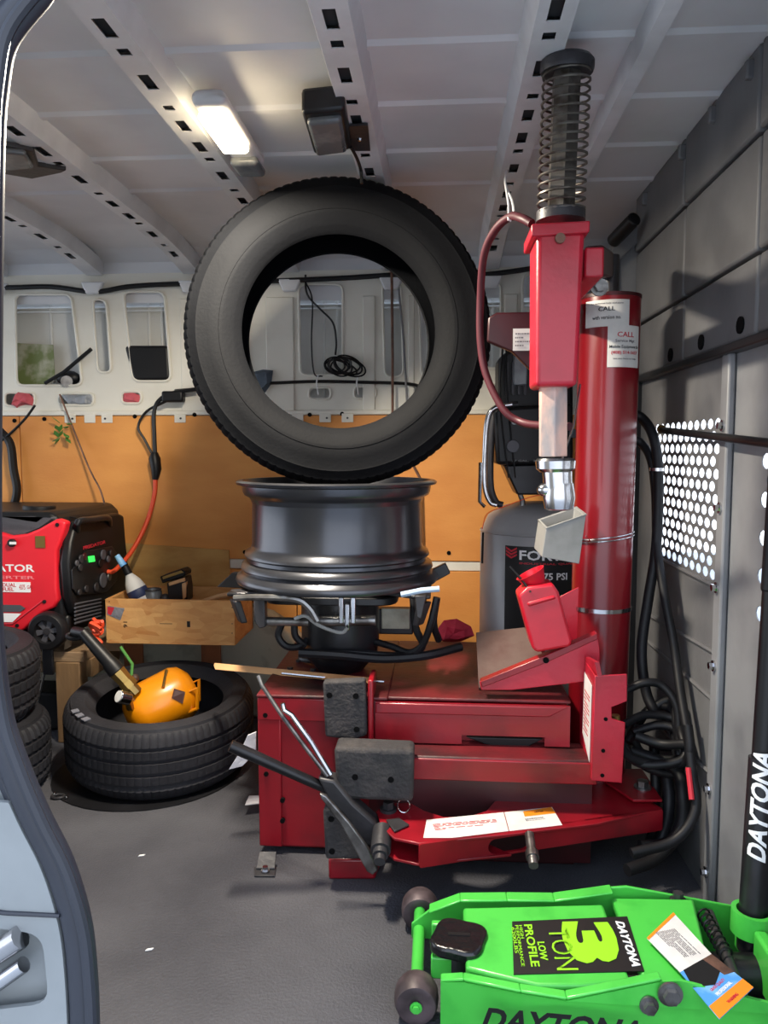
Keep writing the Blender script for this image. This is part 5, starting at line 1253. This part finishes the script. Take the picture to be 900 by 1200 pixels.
# label plate geometry on arm top
def armpt(px, py):
    z_ = .126
    for _ in range(4): p = PZ(px, py, z_); z_ = arm_z(p.x)+.0012
    return p
lb = [armpt(a, b) for a, b in ((600, 1080), (735, 1074), (755, 1138), (602, 1142))]
obj('black_decal', MB().prism([p-Z*.001 for p in lb], (0, 0, .0014)), M_ink, JK)
Ul = (armpt(735, 1074)-armpt(735+8, 1105+30)).normalized()
lx0, lx1 = (lb[0].x+lb[3].x)/2, (lb[1].x+lb[2].x)/2; lyc = (lb[0].y+lb[3].y+lb[1].y+lb[2].y)/4; W_ = lx1-lx0; H_ = abs(lb[0].y-lb[3].y)
slope = Vector((1, 0, .072)).normalized()
def lt_(s, fx, fy, wd, ht, m, bold=.02, shear=0, name='lettering', up=None):
    # text runs away->towards viewer (direction -Y), letters' up = +X
    x_ = lx0+W_*fx; return text(name, s, m, JK, Vector((x_, lyc+H_*fy, arm_z(x_)+.0022)), Vector((0, -1, 0)), slope, wd, ht, bold=bold, shear=shear, th=.0006)
lt_('DAYTONA', .935, 0, H_*.86, W_*.07, M_whitep, .03, .3)
lt_('3', .64, .04, H_*.80, W_*.44, M_greenlt, .06)
lt_('TON', .40, -.08, H_*.78, W_*.17, M_greenlt, -.005)
lt_('TON', .40, -.08, H_*.70, W_*.14, M_ink, -.012)
lt_('LOW', .235, -.12, H_*.34, W_*.06, M_greenlt, .02)
lt_('PROFILE', .155, 0, H_*.80, W_*.07, M_greenlt, .02)
lt_('HIGH\nPERFORMANCE', .075, 0, H_*.78, W_*.06, M_greenlt, .0)
lt_('6200LBS', .015+.03-.02, .1, H_*.5, W_*.03, M_greenlt, .0)
# DAYTONA on near side plate
xt0, xt1 = PZ(562, 1172, .06).x, PZ(745, 1200, .09).x
dirn = Vector((xt1-xt0, ny(xt0+.14)*1-ny(xt0), .022)).normalized()
text('lettering', 'DAYTONA', M_ink, JK, Vector(((xt0+xt1)/2-.002, ny((xt0+xt1)/2)-.0015, .090)), dirn, Z, (xt1-xt0)*1.02, .040, bold=.03, shear=.35)
# rear deck, hydraulic unit, yoke
mb = MB().prism([(xA+.37, ny(xA+.4)+.012, .120), (xA+.37, yf-.01, .120), (xA+.52, yf-.02, .13), (xA+.48, ny(xA+.5)+.02, .12)], (0, 0, .018)); obj('rear_cover', mb, M_green, JK, bev=.005)
p0, p1 = PZ(690, 1060, .145), PZ(835, 1075, .145)
obj('cross_rod', MB().tube([(xA+.55, yf-.02, .12), (xA+.53, ny(xA+.5)+.02, .11)], .009, 12), M_dsteel, JK)
obj('spring_coil', MB().tube([(xA+.535+.012*math.cos(2*math.pi*i/10), yf-.03-i*.0016, .125+.012*math.sin(2*math.pi*i/10)) for i in range(80)], .002, 5), M_black, JK)
obj('ram_body', MB().tube([(xA+.40, (yf+yn1)/2+.02, .07), (xA+.62, (yf+yn1)/2+.02, .075)], .035, 24), M_black2, JK)
hx = PZ(881, 1088, .13)
obj('yoke', MB().lathe([(.0275, -.022), (.036, -.022), (.036, .02), (.0275, .02)], (hx.x, hx.y, .145), (0.02, .02, 1), 32), M_green, JK, ang=50)
obj('yoke_arm', MB().b2((hx.x-.012, hx.y-.16, .06), (hx.x+.012, hx.y-.034, .15)), M_green, JK, bev=.006)
obj('yoke_arm', MB().b2((hx.x-.01, hx.y+.032, .06), (hx.x+.012, hx.y+.055, .15)), M_green, JK, bev=.006)
h0 = Vector((hx.x, hx.y, .09)); ht_ = PY(907, 690, hx.y+.06)
dh = (ht_-h0).normalized(); hl = (ht_-h0).length
obj('handle_tube', MB().tube([h0, h0+dh*(hl*.53)], .0245, 32), M_black2, JK)
obj('handle_upper', MB().tube([h0+dh*(hl*.52), h0+dh*(hl*1.0)], .0195, 32), M_black, JK)
obj('handle_grip', MB().tube([h0+dh*(hl*.99), h0+dh*(hl*1.35)], .022, 32), M_rubber, JK, bev=.004)
# vertical white lettering wrapped on handle
cu = bpy.data.curves.new('t', 'FONT'); cu.body = 'DAYTONA'; cu.size = 1; cu.offset = .03; cu.extrude = .01; cu.shear = .3; cu.resolution_u = 3
vv, ff = dense(*curve_mesh(cu), .12); x0_ = min(p.x for p in vv); x1_ = max(p.x for p in vv); y0_ = min(p.y for p in vv); y1_ = max(p.y for p in vv)
s0_ = (PY(888, 1008, hx.y)-h0).dot(dh); s1_ = (PY(896, 884, hx.y)-h0).dot(dh)
uu = (Vector((0, -1, 0))-dh*Vector((0, -1, 0)).dot(dh)).normalized(); ww = dh.cross(uu)     # uu towards viewer
if ww.x > 0: ww = -ww
out = []
for p in vv:
    s_ = s0_+(p.x-x0_)/(x1_-x0_)*(s1_-s0_); an = ((p.y-y0_)/(y1_-y0_)-.5)*1.25+.45; r = .0262+p.z*.02
    out.append(h0+dh*s_+(uu*math.cos(an)+ww*math.sin(an))*r)
obj('lettering', MB().add(out, ff), M_whitep, JK)
# bolts on near plate
for (a, b, r) in ((760, 1177, .010), (785, 1164, .013)):
    p = PY(a, b, ny(xA+.33)-.001); obj('bolt', hexbolt(p, (0, -1, 0), r, .014), M_steel, JK)
p = PZ(802, 1061, .15); obj('bolt', hexbolt((p.x, yf-.01, .135), (0, 0, 1), .01, .018), M_dsteel, JK)
# hang tag
tg = [PZ(a, b, .150) for a, b in ((758, 1100), (789, 1070), (834, 1119), (797, 1140))]
t2 = [PZ(834, 1119, .150), PZ(883, 1158, .146), PZ(843, 1195, .146), PZ(797, 1140, .150)]
TG = thing('hang_tag', 'creased white and blue card tag with orange edge lying on the green jack', 'tag', tg[0])
TG.location = sum(tg, Vector())/4; ORG[TG] = Vector(TG.location)
obj('white_card', MB().prism(tg, (0, 0, .0012)), M_white, TG)
obj('photo_card', MB().prism(t2, (0, 0, .0012)), M_bluel, TG)
U_ = (tg[3]-tg[0]).normalized(); V_ = Z.cross(U_)
fineprint(TG, sum(tg, Vector())/4+Z*.0016, U_, V_, .07, .04, 12, M_print, 22)
obj('orange_edge', MB().prism([p+Z*.0013 for p in (tg[0], tg[1], tg[1]+(tg[2]-tg[1])*.06, tg[0]+(tg[3]-tg[0])*.06)], (0, 0, .0005)), M_orangel, TG)
obj('orange_edge', MB().prism([p+Z*.0013 for p in (t2[1], t2[2], t2[2]+(t2[3]-t2[2])*.25, t2[1]+(t2[0]-t2[1])*.25)], (0, 0, .0005)), M_orangel, TG)
obj('picture', MB().prism([p+Z*.0013 for p in (t2[0]+(t2[3]-t2[0])*.3, t2[0]+(t2[1]-t2[0])*.4+(t2[3]-t2[0])*.25, t2[0]+(t2[2]-t2[0])*.5, t2[3]+(t2[2]-t2[3])*.35, t2[3]+(t2[0]-t2[3])*.1)], (0, 0, .0005)), M_ink, TG)
obj('picture', MB().prism([p+Z*.0013 for p in (t2[0], t2[0]+(t2[1]-t2[0])*.55, t2[0]+(t2[1]-t2[0])*.5+(t2[3]-t2[0])*.25, t2[0]+(t2[3]-t2[0])*.3)], (0, 0, .0005)), M_rust, TG)
Ut = (t2[2]-t2[1]).normalized(); Vt = Z.cross(Ut)
Ut2 = (t2[1]-t2[2]).normalized(); Vt2 = Z.cross(Ut2)
cq = t2[1]*.38+t2[2]*.32+t2[0]*.15+t2[3]*.15
for k, (s, m_, w__) in enumerate((('PROFESSIONAL', M_whitep, .045), ('GRADE QUALITY', M_redink, .042))):
    text('lettering', s, m_, TG, cq+Vt2*(.002+k*.010)+Z*.0016, Ut2, Vt2, w__, .006, bold=.01)
text('lettering', 'WARNING', M_redink, TG, t2[1]*.45+t2[2]*.45+t2[3]*.05+t2[0]*.05+Z*.002, Ut2, Vt2, .03, .005)

# =====================================================================
# Hoses against the bulkhead, misc rods
# =====================================================================
t = thing('black_hose_bundle', 'thick black hoses hanging beside the mesh bulkhead and coiled on the floor behind the changer', 'hose', PY(780, 850, 1.95))
H1 = [((735, 482, 2.05), (752, 490, 2.05), (765, 510, 2.02), (771, 545, 2.0), (771, 600, 1.98), (768, 650, 1.96), (760, 700, 1.94), (752, 760, 1.93), (757, 810, 1.9), (770, 840, 1.86)),
      ((738, 512, 2.05), (752, 520, 2.05), (763, 540, 2.02), (768, 580, 2.0), (770, 640, 1.96), (779, 700, 1.9), (790, 755, 1.86), (806, 810, 1.8), (823, 860, 1.74), (826, 905, 1.7), (815, 950, 1.66), (790, 985, 1.64), (740, 1000, 1.62)),
      ((735, 808, 1.85), (755, 800, 1.84), (775, 803, 1.84), (792, 825, 1.82), (797, 860, 1.8), (795, 885, 1.78)),
      ((722, 860, 1.72), (735, 885, 1.75), (765, 895, 1.76), (800, 893, 1.74), (818, 880, 1.72), (820, 850, 1.74)),
      ((745, 862, 1.8), (775, 872, 1.78), (812, 872, 1.74)),
      ((730, 850, 1.8), (755, 838, 1.84), (790, 842, 1.84), (815, 862, 1.78), (800, 890, 1.74), (750, 895, 1.76), (728, 870, 1.8)),
      ((740, 880, 1.84), (790, 900, 1.8), (800, 930, 1.76), (798, 970, 1.74), (770, 1005, 1.7), (735, 1020, 1.66)),
      ((745, 845, 1.88), (790, 820, 1.88), (812, 850, 1.82), (785, 875, 1.86), (750, 865, 1.88)),
      ((780, 900, 1.84), (784, 940, 1.8), (776, 980, 1.78), (760, 1010, 1.74)),
      ((735, 870, 1.86), (760, 832, 1.9), (800, 832, 1.86), (818, 870, 1.8), (800, 905, 1.8), (760, 900, 1.84), (738, 880, 1.86)),
      ((742, 858, 1.84), (770, 850, 1.84), (800, 856, 1.82), (812, 880, 1.78), (790, 890, 1.8), (755, 884, 1.84), (742, 866, 1.84)),
      ((812, 850, 1.84), (822, 900, 1.8), (812, 950, 1.76), (785, 985, 1.74), (750, 990, 1.72)),
      ((766, 870, 1.9), (768, 920, 1.86), (765, 970, 1.84), (758, 1000, 1.8))]
def clampx(p): p.x = min(p.x, BX-.035); return p
for k, h in enumerate(H1):
    obj('hose', MB().tube([clampx(PY(*q)) for q in h], (.013, .011, .010, .011, .011, .010, .014, .011, .014, .011, .010, .011, .012)[k], 10, sm=6), M_rubber, t)
p = PY(821, 912, 1.68); obj('red_sleeve', MB().tube([clampx(PY(824, 898, 1.70))+Vector((-.012, -.01, 0)), clampx(PY(820, 935, 1.67))+Vector((-.012, -.01, 0))], .006, 8), M_redink, t)
obj('tie_band', MB().lathe([(.018, -.004), (.022, -.004), (.022, .004), (.018, .004)], PY(771, 550, 2.0), (0, 0, 1), 16), M_chrome, t)
# rod from hose to right edge
a, b = PX(772, 505, BX-.02), PX(905, 520, BX-.02)
obj('black_bar', MB().tube([PX(776, 504, BX-.03), PX(915, 521, BX-.03)], .0085, 12), M_black, label='slim black bar fixed across the perforated bulkhead window', cat='bar')
obj('brass_knob', MB().ball(PX(775, 503, BX-.03), .012, 10), M_brass, label='small brass knob at the left end of the black bar', cat='knob')
# grab bar at upper corner
t = thing('grab_handle', 'dark padded grab handle mounted high in the corner of the bulkhead', 'handle', PY(742, 265, 2.3))
obj('grip', MB().tube([PY(718, 283, 2.36), PY(744, 256, 2.26)], .020, 16), M_black, t, bev=.004)
obj('bracket', MB().prism([PY(a, b, 2.38) for a, b in ((716, 292), (748, 262), (758, 262), (758, 275), (720, 310))], (0, .02, 0)), M_bulk, t, bev=.004)
obj('backing_plate', MB().prism([PY(a, b, 2.40) for a, b in ((712, 290), (726, 300), (726, 342), (716, 345))], (0, .015, 0)), M_bulk2, t, bev=.003)

# small litter
for k, (a, b, nm, lb_) in enumerate(((162, 1004, 'paper_scrap', 'tiny white scrap on the floor below the lying tyre'), (170, 1115, 'paper_scrap', 'tiny white scrap on the floor near the door edge, lower of two'))):
    p = PZ(a, b, .001); obj(nm, MB().prism([p, p+Vector((.012, .004, 0)), p+Vector((.014, .010, 0)), p+Vector((.002, .006, 0))], (0, 0, .002)), M_whitep, label=lb_, cat='scrap')
t = thing('floor_ring', 'small tarnished tie-down ring on the floor beside the lying tyre', 'ring', PZ(68, 934, .004))
c = PZ(68, 933, .006); obj('ring', MB().tube([c+Vector((.018*math.cos(a), .012*math.sin(a), 0)) for a in [2*math.pi*k/16 for k in range(16)]], .004, 6, closed=True), M_dsteel, t)
for dx, dz in ((-4, -3), (10, 1)): obj('stud', MB().ball(PZ(68+dx, 933+dz, .01), .005, 8), M_chrome, t)
P_ = [PY(a, b, FY+.05) for a, b in ((300, 858), (300, 882), (284, 898), (268, 902), (282, 880), (290, 862))]
obj('torn_packet', MB().prism(P_, (0, .008, 0)), M_paper, label='white and red torn packet sticking out left of the changer cabinet', cat='packet', bev=.001)
P_ = [PY(a, b, FY+.045) for a, b in ((290, 862), (300, 857), (300, 870), (284, 882))]
P_ = [PZ(a, b, .03) for a, b in ((287, 944), (292, 933), (304, 933), (304, 942))]
obj('barcode_card', MB().prism(P_, (0, 0, .002)), M_paper, label='small grey striped card beside the bottom of the changer cabinet', cat='card')
